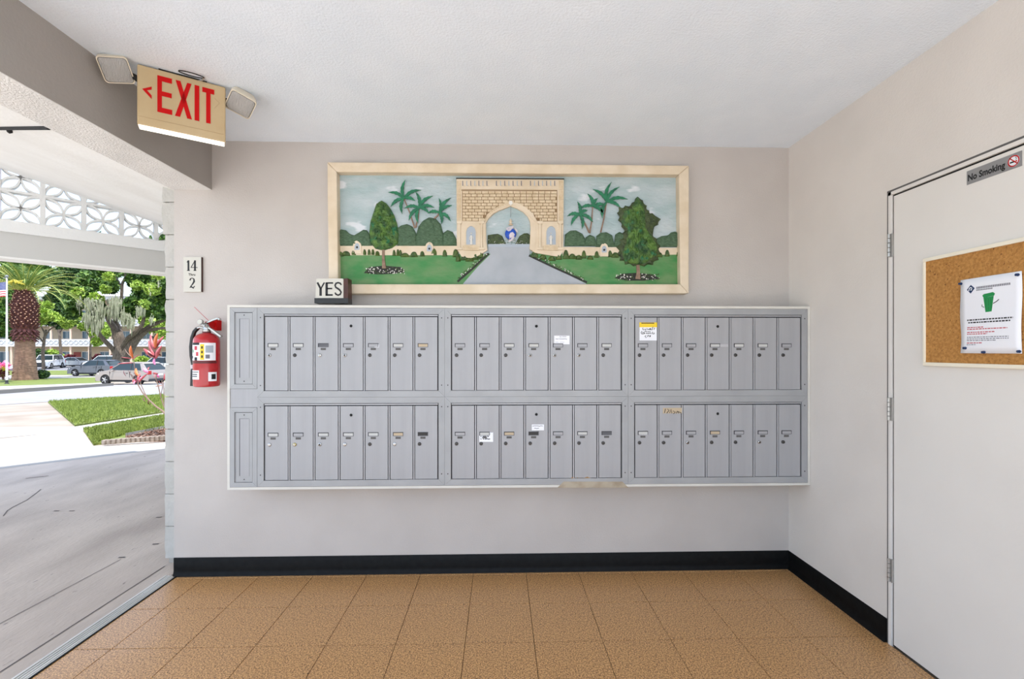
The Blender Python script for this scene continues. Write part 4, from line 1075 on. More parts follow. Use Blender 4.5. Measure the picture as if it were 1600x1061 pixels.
# ================================================================== NOTICE BOARD on the door
xd = XR+.002
def fb(u, v, h): p = PX(u, v, xd); return (xd-h, p.y, p.z)
by1 = PX(1447.5, 500, xd).y; bz0 = PX(1447.5, 571.5, xd).z; bz1 = PX(1447.5, 404.5, xd).z; by0 = by1-.60
nb = empty('notice_board', (xd, (by0+by1)/2, bz0), 'cork notice board with cream frame mounted on the door', 'notice board')
fw = .014
MB().box(xd-.010, xd-.0005, by0+fw, by1-fw*.5, bz0+fw, bz1-fw, M_cork).build('cork_panel', nb)
for b_ in ((by0,by1,bz0,bz0+fw),(by0,by1,bz1-fw,bz1),(by0,by0+fw,bz0+fw,bz1-fw),(by1-fw*.6,by1,bz0+fw,bz1-fw)):
    MB().box(xd-.016, xd-.0005, *b_, M_cream, bev=.002).build('frame_rail', nb)
xp = xd-.0105
def fq(u, v, h): p = PX(u, v, xp); return (xp-h, p.y, p.z)
A = PX(1502, 438, xp); B = PX(1598, 552, xp)
def pf(s_, t_, h=0):   # paper coordinates: s along (away from the far edge), t down
    y = A.y+(B.y-A.y)*s_; z = A.z+(PX(1506,552,xp).z-A.z)*t_
    curl = .003*math.sin(s_*3.1)*math.sin(t_*3.1)+.002*math.sin(t_*7+s_*3)+.003
    return (xp-curl-h, y, z)
nt = empty('notice_sheet', tuple(pf(.5,1)), 'white paper notice with a green bin picture pinned to the cork board', 'notice')
q = MB(); n_ = 10; vs = []; fs = []
for i in range(n_+1):
    for j in range(n_+1):
        s_, t_2 = i/n_, j/n_
        s2 = s_+(.012*math.sin(t_2*9) if i == 0 else 0); vs.append(pf(s2, t_2, 0))
for i in range(n_):
    for j in range(n_): fs.append((i*(n_+1)+j, (i+1)*(n_+1)+j, (i+1)*(n_+1)+j+1, i*(n_+1)+j+1))
q.add(vs, fs, M_paper); ob = q.build('sheet', nt, smooth=True); sd_ = ob.modifiers.new('solid', 'SOLIDIFY'); sd_.thickness = .0003; sd_.offset = 0
q = MB()
def pp(pts_, mt, h=.0006): q.prism(pts_, lambda u, v, hh: pf(u, v, hh), .0003, h, mt)
# emblem, diamond with curl
pp([(.13,.145),(.20,.085),(.27,.135),(.20,.20)], M_navy)
q.ribbon([(.165,.165),(.175,.13),(.20,.12),(.222,.13),(.215,.155),(.195,.15)], .014, lambda u, v, hh: pf(u, v, hh), .0006, .0009, M_paper)
q.build('emblem', nt); q = MB()
for (x0, x1, y0, h_, mt) in ((.30,.84,.135,.028,M_gray_ink),(.30,.56,.165,.016,M_gray_ink)):
    k = x0
    while k < x1: pp([(k,y0-h_/2),(k+.018,y0-h_/2),(k+.018,y0+h_/2),(k,y0+h_/2)], mt); k += .027
q.build('letterhead', nt); q = MB()
pp([(.40,.245),(.425,.228),(.57,.215),(.60,.235),(.585,.262),(.42,.275)], M_green, .001)
pp([(.415,.275),(.58,.265),(.545,.46),(.445,.465)], M_green)
q.ribbon([(.57,.36),(.62,.34),(.66,.315)], .010, lambda u, v, hh: pf(u, v, hh), .0003, .0008, M_ink); q.ribbon([(.425,.40),(.385,.385),(.39,.36)], .008, lambda u, v, hh: pf(u, v, hh), .0003, .0008, M_ink)
for x in (.455,.495,.535): q.ribbon([(x,.29),(x+.003,.44)], .004, lambda u, v, hh: pf(u, v, hh), .0006, .0008, M_deep)
q.build('bin_picture', nt); q = MB(); random.seed(8)
for (x0, x1, y0, h_, mt) in ((.12,.88,.555,.017,M_ink),(.14,.84,.59,.017,M_ink),(.12,.42,.655,.012,M_red_ink),(.12,.80,.678,.012,M_red_ink),(.12,.60,.720,.012,M_red_ink),(.12,.48,.743,.012,M_red_ink),(.12,.82,.785,.010,M_gray_ink),(.12,.82,.808,.010,M_gray_ink),(.12,.62,.83,.010,M_gray_ink),(.12,.40,.862,.012,M_red_ink),(.12,.28,.885,.010,M_gray_ink)):
    k = x0
    while k < x1:
        w = random.uniform(.02,.055); w = min(w, x1-k)
        pp([(k,y0-h_/2),(k+w,y0-h_/2),(k+w,y0+h_/2),(k,y0+h_/2)], mt, .0005); k += w+.012
q.build('print_lines', nt)
for s_, t_2 in ((.02,.05),(.95,.04),(.97,.975),(.43,.985),(.1,.93)):
    c_ = pf(s_, t_2); q = MB(); q.lathe([(.0045,.0),(.005,-.002),(.003,-.003),(.0025,-.007),(.0045,-.008),(.0001,-.0085)], c_, M_navy, seg=12, axis='x'); q.build('push_pin', nt, smooth=True)
# No Smoking sticker
x_s = xd
A2 = PX(1511, 268, x_s); A3 = PX(1511, 289.5, x_s); B2 = PX(1597.5, 236, x_s)
def ns(s_, t_, h=0): return (x_s-h, A2.y+(B2.y-A2.y)*s_, A2.z+(A3.z-A2.z)*t_)
nsr = empty('no_smoking_sticker', tuple(ns(.5,1)), 'silver No Smoking sticker with a red ring, high on the door', 'sign')
M_silver = mat('silver_film', (160,160,162), .3, .5)
MB().prism([(0,0),(1,0),(1,1),(0,1)], ns, .0002, .0012, M_silver).build('sticker', nsr)
q = MB(); text(q, 'No Smoking', .025, .72, .74, .46, lambda u, v, h: ns(u, .74-(v-.74), h), .0016, M_ink, .035); q.build('lettering', nsr)
q = MB(); ring = [(.865+.098*math.cos(t), .5+.37*math.sin(t)) for t in [k*2*math.pi/28 for k in range(29)]]
ast = .098/.37
MB().prism(ring[:-1], ns, .0012, .0015, M_paper).build('badge', nsr)
vs = []
for k in range(29):
    t = k*2*math.pi/28
    for rr in (1, .80): vs.append(ns(.865+.098*rr*math.cos(t), .5+.37*rr*math.sin(t), .0022))
q.add(vs, [(2*k,2*k+1,2*k+3,2*k+2) for k in range(28)], M_exitred)
q.ribbon([(.865-.065,.5-.25),(.865+.065,.5+.25)], .022, lambda u, v, h: ns(u, v, h), .0016, .0022, M_exitred); q.build('prohibition_ring', nsr)
q = MB(); q.prism([(.80,.50),(.885,.50),(.885,.60),(.80,.60)], ns, .0015, .0018, M_ink); q.prism([(.895,.50),(.92,.50),(.92,.60),(.895,.60)], ns, .0015, .0018, M_exitred)
q.ribbon([(.90,.46),(.915,.38),(.895,.32),(.91,.25)], .010, lambda u, v, h: ns(u, v, h), .0015, .0018, M_ink); q.build('cigarette', nsr)

# ================================================================== EXIT SIGN
def cw(xp_, up, zp_): return Vector((xp_*math.cos(YAW)+zp_*math.sin(YAW), -xp_*math.sin(YAW)+zp_*math.cos(YAW), EYE+up))
def cpx(px, py, zp_): return cw((px-800)/FPX*zp_, (HOR-py)/FPX*zp_, zp_)
TL = cpx(214,98,1.885); TR = cpx(352.5,137.5,2.055)
wS = (TR-TL).length; hS = .249
rz = math.atan2(TR.y-TL.y, TR.x-TL.x)
ztop = (TL.z+TR.z)/2
es = empty('exit_sign', ((TL.x+TR.x)/2, (TL.y+TR.y)/2, ztop), 'aged cream EXIT sign with red letters and two lamp heads hung from the ceiling', 'sign', rz=rz)
ext = ((TL+TR)/2).copy()
tS = .050
q = MB(); q.box(-wS/2, wS/2, 0, tS, -hS, 0, M_exitbody, bev=.006); q.build('sign_case', es, local=True)
M_diff = mat('lit_diffuser', (255,252,240), .5)
b_ = M_diff.node_tree.nodes['Principled BSDF']; b_.inputs['Emission Color'].default_value = (1,.95,.82,1); b_.inputs['Emission Strength'].default_value = 1.1
q = MB(); q.box(-wS/2+.004, wS/2-.004, .004, tS-.004, -hS-.003, -hS+.002, M_diff); q.build('light_diffuser', es, local=True)
def fe_(u, v, h): return (-wS/2+u*wS, -h, -v*hS)
q = MB(); hh_ = .0015
def LP(pts_): q.prism(pts_, fe_, 0, hh_, M_exitred)
t0_, t1_ = .105, .725
LP([(.215,t0_),(.265,t0_),(.265,t1_),(.215,t1_)])
LP([(.265,t0_),(.375,t0_),(.375,t0_+.085),(.265,t0_+.085)]); LP([(.265,.36),(.372,.36),(.372,.44),(.265,.44)]); LP([(.265,t1_-.085),(.378,t1_-.085),(.378,t1_),(.265,t1_)])
LP([(.415,t0_),(.47,t0_),(.60,t1_),(.545,t1_)]); LP([(.545,t0_),(.595,t0_),(.465,t1_),(.408,t1_)])
LP([(.63,t0_),(.685,t0_),(.685,t1_),(.63,t1_)])
LP([(.72,t0_),(.862,t0_),(.862,t0_+.085),(.72,t0_+.085)]); LP([(.765,t0_+.085),(.818,t0_+.085),(.818,t1_),(.765,t1_)])
LP([(.055,.40),(.155,.325),(.155,.375),(.105,.405)]); LP([(.055,.40),(.105,.405),(.155,.475),(.155,.535)])
q.build('letters', es, local=True)
M_outl = mat('embossed_outline', (176,150,112), .6)
q = MB(); q.ribbon([(.865,.25),(.925,.315),(.865,.43)], .006, fe_, 0, .0008, M_outl); q.build('embossed_chevron', es, local=True)
q = MB(); q.box(-wS/2+.006, wS/2-.006, -.0012, 0, -hS*.865, -hS*.860, M_outl); q.build('case_seam', es, local=True)
# ceiling mount and loop of cable
q = MB(); q.box(-.085, .085, .008, tS-.006, -.001, ZC-ztop, M_dark); q.build('ceiling_mount', es, local=True)
q = MB(); lp = []
for k in range(25):
    t = k/24*2*math.pi; lp.append((.03+.045*math.cos(t), -.028+.022*math.sin(t), .002+.004*math.sin(t)))
q.tube(lp, .0022, M_dark, seg=6); q.tube([(.074,-.03,.003),(.07,-.006,.002),(.05,.01,-.002)], .003, M_steel, seg=6); q.build('cable_loop', es, local=True, smooth=True)
def head(corn, z0, neckpt):
    """corn: four pixel corners with extra depth in pixels; builds a square lamp head"""
    k = z0/FPX
    p = [cw((x-800)*k*(1+d/FPX), (HOR-y)*k*(1+d/FPX), z0*(1+d/FPX)) for x, y, d in corn]
    c_ = sum(p, Vector())/4; ax = ((p[1]-p[0])+(p[2]-p[3])).normalized(); ay = ((p[3]-p[0])+(p[2]-p[1]))
    ay = (ay-ax*ay.dot(ax)).normalized(); n_ = ay.cross(ax).normalized()
    if n_.dot(-c_+Vector((0,0,EYE))) < 0: n_ = -n_
    hs = ((p[1]-p[0]).length+(p[3]-p[0]).length)/4
    inv = Matrix.Rotation(-rz, 3, 'Z'); o0 = Vector(es.location)
    def L3(u, v, h): w_ = c_+ax*u*hs+ay*v*hs+n_*h; return tuple(inv@(w_-o0))
    def rsq(s_, r_=.25, n2=5):
        pts_ = []
        for (sx, sy, a0) in ((1,1,0),(-1,1,90),(-1,-1,180),(1,-1,270)):
            for i in range(n2):
                a = math.radians(a0+90*i/(n2-1)); pts_.append((sx*(s_-r_*s_)+r_*s_*math.cos(a), sy*(s_-r_*s_)+r_*s_*math.sin(a)))
        return pts_
    def loft(rings, mt, mb, cap0=True, cap1=True):
        vs = []; n2 = len(rings[0][0])
        for pts_, h in rings: vs += [L3(u, v, h) for u, v in pts_]
        fs = []
        for r_ in range(len(rings)-1):
            for i in range(n2): j = (i+1)%n2; fs.append((r_*n2+i, r_*n2+j, (r_+1)*n2+j, (r_+1)*n2+i))
        if cap0: fs.append(tuple(range(n2)))
        if cap1: fs.append(tuple((len(rings)-1)*n2+i for i in range(n2)))
        mb.add(vs, fs, mt)
    q = MB(); loft([(rsq(.45),-.062),(rsq(.75),-.055),(rsq(.96),-.02),(rsq(1.0),-.004),(rsq(1.0),.004),(rsq(.93),.004),(rsq(.93),-.004)], M_housing, q, True, False)
    hd_ = q.build('lamp_head', es, local=True, smooth=True)
    q = MB(); loft([(rsq(.30,.9),-.048),(rsq(.7,.5),-.035),(rsq(.92),-.003)], M_reflector, q, True, False); q.build('reflector', hd_, local=True, smooth=True)
    q = MB(); loft([(rsq(.915),-.001),(rsq(.88),.006),(rsq(.6),.011),(rsq(.25),.013)], M_lens, q, True, True); q.build('lens', hd_, local=True, smooth=True)
    # neck
    a = inv@(c_-n_*.045-o0); b = Vector(neckpt)
    q = MB(); q.tube([a, (a+b)/2+Vector((0,0,-.004)), b], [.014,.011,.013], M_dark, seg=10); q.build('lamp_neck', es, local=True, smooth=True)
kk = FPX/1.80; head([(147.5,86,0),(197.5,89,.045*kk),(213,131,.12*kk),(165,129,.075*kk)], 1.80, (-wS/2+.002, tS*.6, -.05))
kk = FPX/2.02; head([(361,137,0),(402,158,.07*kk),(389,189,.135*kk),(351,166,.065*kk)], 2.02, (wS/2-.002, tS*.6, -.05))

#@@OUTSIDE@@
# ================================================================== OUTSIDE THINGS
def WP(px, py, Z):  # point seen at px,py at distance Y=Z
    return P(px, py, Z)
def leafcloud(name, blobs, dens, size, mt, parent, kind=None, flat=1.0, ratio=.5):
    """blobs: (px,py,radius px,Y). leaf quads scattered in and on each ball"""
    r_ = np.random.default_rng(abs(hash(name+str(blobs[0])))%1000 if False else int(blobs[0][0]*7+blobs[0][1]*3)%997)
    C0 = []; SZ = []
    for (px, py, rp, Y) in blobs:
        c = WP(px, py, Y); R_ = rp*Y/FPX; n_ = int(dens*rp*rp)
        d = r_.normal(size=(n_,3)); d /= np.linalg.norm(d,axis=1)[:,None]
        d *= (r_.random((n_,1))**.45)*R_
        d[:,2] *= flat; C0.append(d+np.array(c)); SZ.append(np.full(n_, size*Y/50))
    c = np.concatenate(C0); sz = np.concatenate(SZ)*(.6+.8*r_.random(len(c))); n_ = len(c)
    a = r_.normal(size=(n_,3)); a /= np.linalg.norm(a,axis=1)[:,None]
    b = r_.normal(size=(n_,3)); b -= a*(a*b).sum(1)[:,None]; b /= np.linalg.norm(b,axis=1)[:,None]
    o_ = np.array(rootloc(parent)) if parent is not None else 0
    A = a*sz[:,None]; B = b*sz[:,None]*ratio
    V = np.stack([c-A, c+B, c+A, c-B], 1).reshape(-1,3)-o_
    me = bpy.data.meshes.new(name); me.vertices.add(4*n_); me.vertices.foreach_set('co', V.ravel())
    me.loops.add(4*n_); me.loops.foreach_set('vertex_index', np.arange(4*n_)); me.polygons.add(n_)
    me.polygons.foreach_set('loop_start', np.arange(0,4*n_,4)); me.polygons.foreach_set('loop_total', np.full(n_,4))
    me.materials.append(mt); me.update(); me.validate()
    ob = bpy.data.objects.new(name, me); C.objects.link(ob)
    if parent is not None: ob.parent = parent
    if kind: ob['kind'] = kind
    return ob
def limb(mb, pts_, mt=M_bark, seg=9):
    """pts: (px,py,Y,width px)"""
    P3 = []; R3 = []
    for i in range(len(pts_)-1):
        for k in range(4):
            t = k/4; q = [pts_[i][j]*(1-t)+pts_[i+1][j]*t for j in range(4)]
            w = .25*math.sin(i*3.3+k*1.7); P3.append(WP(q[0]+w, q[1], q[2])); R3.append(q[3]*q[2]/FPX/2)
    q = pts_[-1]; P3.append(WP(q[0], q[1], q[2])); R3.append(q[3]*q[2]/FPX/2)
    mb.tube(P3, R3, mt, seg)
def groundpt(px, Y):
    r = ray(px, 548); k = Y/r.y; return Vector((r.x*k, Y, gz(Y)))
def gy(px, Y):   # pixel row of the ground at px, distance Y
    p = groundpt(px, Y); r = ray(px, 548); k = Y/r.y; return 548-(p.z-EYE)/k*FPX
def tree(name, label, base, limbs, blobs, dens, size, leaf, bark=M_bark, group=None, cat='tree', extra=None, lname='foliage'):
    px, Y = base; t = empty(name, groundpt(px, Y)+Vector((0,0,.02)), label, cat, group)
    m = MB(); limb(m, limbs[0], bark); tr = m.build('trunk', t, smooth=True)
    for l_ in limbs[1:]:
        m = MB(); limb(m, l_, bark); m.build('branch', t, smooth=True)
    leafcloud(lname, blobs, dens, size, leaf, t, 'stuff')
    return t
# ---- great oak with hanging moss
YK = 50; g0 = gy(190, YK)+1
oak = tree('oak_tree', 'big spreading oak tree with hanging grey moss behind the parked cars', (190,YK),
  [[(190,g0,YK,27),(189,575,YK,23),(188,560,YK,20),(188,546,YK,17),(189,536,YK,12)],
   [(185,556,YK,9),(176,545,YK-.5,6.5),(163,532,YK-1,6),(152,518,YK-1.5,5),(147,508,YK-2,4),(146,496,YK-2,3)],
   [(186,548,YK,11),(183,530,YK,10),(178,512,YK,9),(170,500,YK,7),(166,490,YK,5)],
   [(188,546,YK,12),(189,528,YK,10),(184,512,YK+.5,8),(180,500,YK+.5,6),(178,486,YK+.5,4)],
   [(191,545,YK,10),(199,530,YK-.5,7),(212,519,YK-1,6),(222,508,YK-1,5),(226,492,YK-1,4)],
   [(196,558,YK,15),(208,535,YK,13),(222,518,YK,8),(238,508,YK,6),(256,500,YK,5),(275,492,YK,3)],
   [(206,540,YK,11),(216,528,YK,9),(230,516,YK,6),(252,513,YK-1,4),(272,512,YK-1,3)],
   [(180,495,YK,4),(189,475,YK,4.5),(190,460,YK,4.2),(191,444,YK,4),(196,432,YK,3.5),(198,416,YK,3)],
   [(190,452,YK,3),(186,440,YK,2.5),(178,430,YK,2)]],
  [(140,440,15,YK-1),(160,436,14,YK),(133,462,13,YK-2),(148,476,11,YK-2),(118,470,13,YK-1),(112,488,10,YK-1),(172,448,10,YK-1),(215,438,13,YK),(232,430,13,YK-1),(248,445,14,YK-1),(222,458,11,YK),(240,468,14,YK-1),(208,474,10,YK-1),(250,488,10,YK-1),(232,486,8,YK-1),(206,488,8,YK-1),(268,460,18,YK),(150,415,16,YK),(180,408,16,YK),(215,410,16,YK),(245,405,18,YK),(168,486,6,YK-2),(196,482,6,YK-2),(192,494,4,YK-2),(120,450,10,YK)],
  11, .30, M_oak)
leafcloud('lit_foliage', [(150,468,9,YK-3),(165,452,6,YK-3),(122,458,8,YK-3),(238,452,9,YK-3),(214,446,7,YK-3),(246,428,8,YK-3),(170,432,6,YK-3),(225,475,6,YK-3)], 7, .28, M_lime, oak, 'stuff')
def moss(px, py, w, l, n_, Y, par):
    m = MB(); rr = random.Random(int(px*3+py))
    for k in range(n_):
        x = px+rr.gauss(0,.32)*w; y = py+rr.gauss(0,3.5); L = l*(.15+.75*rr.random()**1.6); yy = Y+rr.uniform(-.8,.8)
        P3 = [WP(x+rr.uniform(-.5,.5)*s_, y+L*s_, yy) for s_ in (0,.35,.7,1)]
        m.tube(P3, [.03,.055,.045,.008], M_moss, 4)
    ob = m.build('spanish_moss', par); ob['kind'] = 'stuff'
for a in ((146,470,20,24,200),(155,482,16,30,200),(138,492,12,22,110),(150,500,14,24,170),(180,470,12,34,190),(173,480,8,22,50),(198,494,12,24,70),(205,500,8,22,40),(218,480,10,18,50),(236,498,6,14,24),(234,452,3,12,14),(124,470,10,12,36),(192,490,8,16,30),(248,440,3,10,10)):
    moss(*a[:4], a[4], YK-3.2, oak)
# ---- date palm by the flagpole
pb = PG(39.5, 594); YPm = pb.y; pal = empty('date_palm', pb, 'stout date palm with a shaggy red-brown upper trunk beside the flagpole', 'palm tree')
kz = YPm/FPX*1.0
def pw(px): return px*YPm/FPX*(ray(39,500).length*0+1)/2*1.0
m = MB(); prof_ = [(594,29.5),(590,28),(580,26),(570,24.5),(560,23),(550,22),(540,21.5),(530,21.5),(522,22)]
pts_ = []; rr_ = []
for (y0,w0),(y1,w1) in zip(prof_, prof_[1:]):
    for k in range(5): pts_.append(WP(39.2, y0+(y1-y0)*k/5, YPm)); rr_.append((w0+(w1-w0)*k/5)*kz/2*(1.0 if k%2 else 1.03))
m.tube(pts_, rr_, M_palmt, 20); m.build('trunk', pal, smooth=True)
m = MB(); m.tube([WP(39,y,YPm) for y in (528,515,500,485,470,458,452)], [w*kz/2 for w in (20,24,26,27,26,20,8)], M_boot, 18); m.build('boot_core', pal, smooth=True)
m = MB(); rr2 = random.Random(2)
for j in range(22):
    y = 530-j*3.45; w = (12 if j < 2 else 14.5 if j < 16 else 13.5-(j-16)*.9)*kz
    for i in range(15):
        a = 2*math.pi*(i+.5*(j%2)+rr2.uniform(-.2,.2))/15; c = WP(39,y,YPm); d = Vector((math.cos(a), math.sin(a), 0)); t = Vector((-d.y,d.x,0))
        o1 = c+d*(w*.86); L = rr2.uniform(.18,.34); tip = o1+d*L*.75+Vector((0,0,L*.75)); s_ = .13; z_ = Vector((0,0,.09))
        lo_ = -1 if j < 5 else 1
        tip = o1+d*L*.8+Vector((0,0,lo_*L*.7))
        m.add([o1-t*s_, o1+z_, o1+t*s_, o1-z_, tip-t*s_*.45, tip+z_*.5, tip+t*s_*.45, tip-z_*.5], [(0,1,5,4),(1,2,6,5),(2,3,7,6),(3,0,4,7)], M_boot)
        m.add([tip-t*s_*.45, tip+z_*.5, tip+t*s_*.45, tip-z_*.5], [(0,1,2,3)], M_bootend if j > 5 else M_boot)
ob = m.build('leaf_boots', pal); ob['kind'] = 'stuff'
top_ = WP(39,455,YPm)
for k in range(58):
    rr3 = random.Random(k*7+1); a = k*2.39996; e_ = math.radians(8+74*((k+.5)/58)**.9); L = rr3.uniform(3.6,4.6)
    if e_ > 1.2: L *= .85
    d = Vector((math.cos(a), math.sin(a), 0)); pos = top_+d*.25; pth = [pos]; el = e_; n_ = 16
    for i in range(n_):
        pos = pos+(d*math.cos(el)+Vector((0,0,math.sin(el))))*L/n_; el -= (.045+.075*(i/n_))*(1.25 if e_ < .5 else 1.0); pth.append(pos)
    m = MB(); m.tube(pth, [.05-.045*i/n_ for i in range(n_+1)], M_rachis, 4)
    sd2 = Vector((-d.y, d.x, 0)); vs = []; fs = []
    for i in range(2, n_+1):
        for h2 in (0, .5):
            if i == n_ and h2: continue
            p0 = pth[i].lerp(pth[min(i+1,n_)], h2); tg = (pth[i]-pth[i-1]).normalized(); ll = .62*math.sin(math.pi*(.16+.80*(i+h2)/n_)); up = tg.cross(sd2)
            for sg in (1,-1):
                dr_ = (sd2*sg*.72+tg*.62-up*sg*0+Vector((0,0,.18))).normalized(); ti = p0+dr_*ll+Vector((0,0,-.10*rr3.random())); wv = tg*.035
                q_ = len(vs); vs += [p0-wv, p0+wv, ti]; fs.append((q_,q_+1,q_+2))
    m.add(vs, fs, M_frond); m.build('frond', pal)
m = MB(); c = WP(22,437,YPm-2.2)
for k in range(16):
    a = k*.9; m.tube([c, c+Vector((.35*math.cos(a), .2*math.sin(a), -.16-.03*(k%5))), c+Vector((.5*math.cos(a)+.1, .2, -.5*((k%4)/4)))], [.04,.06,.02], M_yelfl, 4)
ob = m.build('yellow_flower_stalk', pal)
# ---- round clipped bush, croton, building shrubs
def bush(name, label, px, Y, rx, rz_, leaf, dens=26, size=.14, cat='bush', group=None):
    g = gy(px, Y); b = empty(name, groundpt(px, Y)+Vector((0,0,.03)), label, cat, group)
    m = MB(); m.tube([WP(px,g+.5,Y), WP(px,g-rz_*.8,Y)], .08, M_stem, 6); m.build('stem', b)
    k = Y/FPX; c = WP(px, g-rz_, Y); q = MB(); q.sphere(c, rz_*k*.86, M_deep if leaf is not M_lime else M_lime, 3, (rx/rz_,rx/rz_,1), .2); q.build('inner_growth', b, smooth=True)
    leafcloud('leaves', [(px+rx*f_, g-rz_+rz_*h_, rz_*.75, Y+rx*k*d_) for f_,h_,d_ in ((-.5,.05,0),(.5,.05,0),(0,-.2,-.4),(0,.1,-.6),(-.25,-.15,-.2),(.3,-.15,-.3))], dens, size, leaf, b, 'stuff')
    return b
bush('round_bush', 'low dark green clipped bush at the right foot of the date palm', 65, 40.6, 11, 7, M_deep, 30, .12)
b = empty('croton_plant', PG(5,593), 'pink, yellow and dark red croton bush behind the flagpole foot', 'bush')
m = MB(); m.tube([PG(5,593), WP(5,575,37)], .07, M_stem, 6); m.build('stem', b)
for nm, py, mt, n_, sp in (('pink_leaves',572,M_pinkfl,260,13),('yellow_leaves',577,M_yelfl,90,7),('red_leaves',584,M_cordd,260,12)):
    m = MB(); rr4 = random.Random(int(py))
    for k in range(n_):
        c = WP(4+rr4.gauss(0,1)*sp*.45, py+rr4.gauss(0,1)*2.8, 36.2+rr4.uniform(-.6,.8)); a = rr4.uniform(0,6.28); d = Vector((math.cos(a)*.6, math.sin(a)*.6, rr4.uniform(-.2,.8))).normalized()*rr4.uniform(.16,.32); w = d.cross(Vector((.3,.5,.8))).normalized()*.05
        m.add([c, c+d*.5+w, c+d, c+d*.5-w], [(0,1,2,3)], mt)
    ob = m.build(nm, b); ob['kind'] = 'stuff'
# ---- flagpole and flag
fp0 = PG(10.6, 600.5); YFp = fp0.y; fpo = empty('flagpole', fp0, 'tall white flagpole on the grass left of the date palm', 'flagpole')
zt_ = WP(10,434,YFp).z
MB().tube([fp0+Vector((0,0,.25)), Vector((fp0.x,fp0.y,zt_))], [.062,.045], M_pole, 10).build('pole', fpo, smooth=True)
MB().lathe([(.13,0),(.13,.06),(.08,.10),(.075,.3)], fp0, M_trimb, 14).build('base_collar', fpo)
q = MB(); q.sphere((fp0.x,fp0.y,zt_+.10), .10, M_gold, 2); q.box(fp0.x-.22, fp0.x+.05, fp0.y-.03, fp0.y+.03, zt_-.05, zt_+.01, M_gold); q.build('finial', fpo)
fl_ = empty('flag', (fp0.x-.06, fp0.y, WP(8,463,YFp).z), 'red and white striped flag with a starred blue corner on the flagpole', 'flag')
fz1, fz0 = WP(8,441,YFp).z, WP(8,463.5,YFp).z; FW = 1.15
def ffl(u, v): # u away from the pole 0..1, v down 0..1
    return (fp0.x-.06-u*FW, fp0.y+.10*math.sin(u*9+v*2)*u, fz1+(fz0-fz1)*v-.10*u*u+.02*math.sin(u*12))
def fpatch(u0,u1,v0,v1,mt,name,off=0,par=None):
    q = MB(); n_ = 14; vs = []
    for k in range(n_+1):
        u = u0+(u1-u0)*k/n_
        for v in (v0,v1): p = ffl(u,v); vs.append((p[0],p[1]-off,p[2]))
    q.add(vs, [(2*k,2*k+1,2*k+3,2*k+2) for k in range(n_)], mt); ob = q.build(name, par or fl_); sm = ob.modifiers.new('cloth','SOLIDIFY'); sm.thickness = .006; return ob
for k in range(13):
    u0 = .42 if k < 7 else 0
    fpatch(u0, 1, k/13, (k+1)/13, M_flagr if k%2 == 0 else M_flagw, 'stripe')
cn = fpatch(0, .42, 0, 7/13, M_flagb, 'canton')
q = MB()
for r_ in range(9):
    for c_ in range(6 if r_%2 == 0 else 5):
        u = .035+.07*c_+(.035 if r_%2 else 0); v = (r_+.7)/9.6*7/13; p = ffl(u, v); pts_ = []
        for k in range(10):
            a = math.pi/2+k*math.pi/5; R_ = .022 if k%2 == 0 else .009; pts_.append((p[0]+R_*math.cos(a), p[1]-.012, p[2]+R_*math.sin(a)))
        q.add(pts_, [tuple(range(10))], M_flagw)
ob = q.build('stars', cn); ob['kind'] = 'stuff'
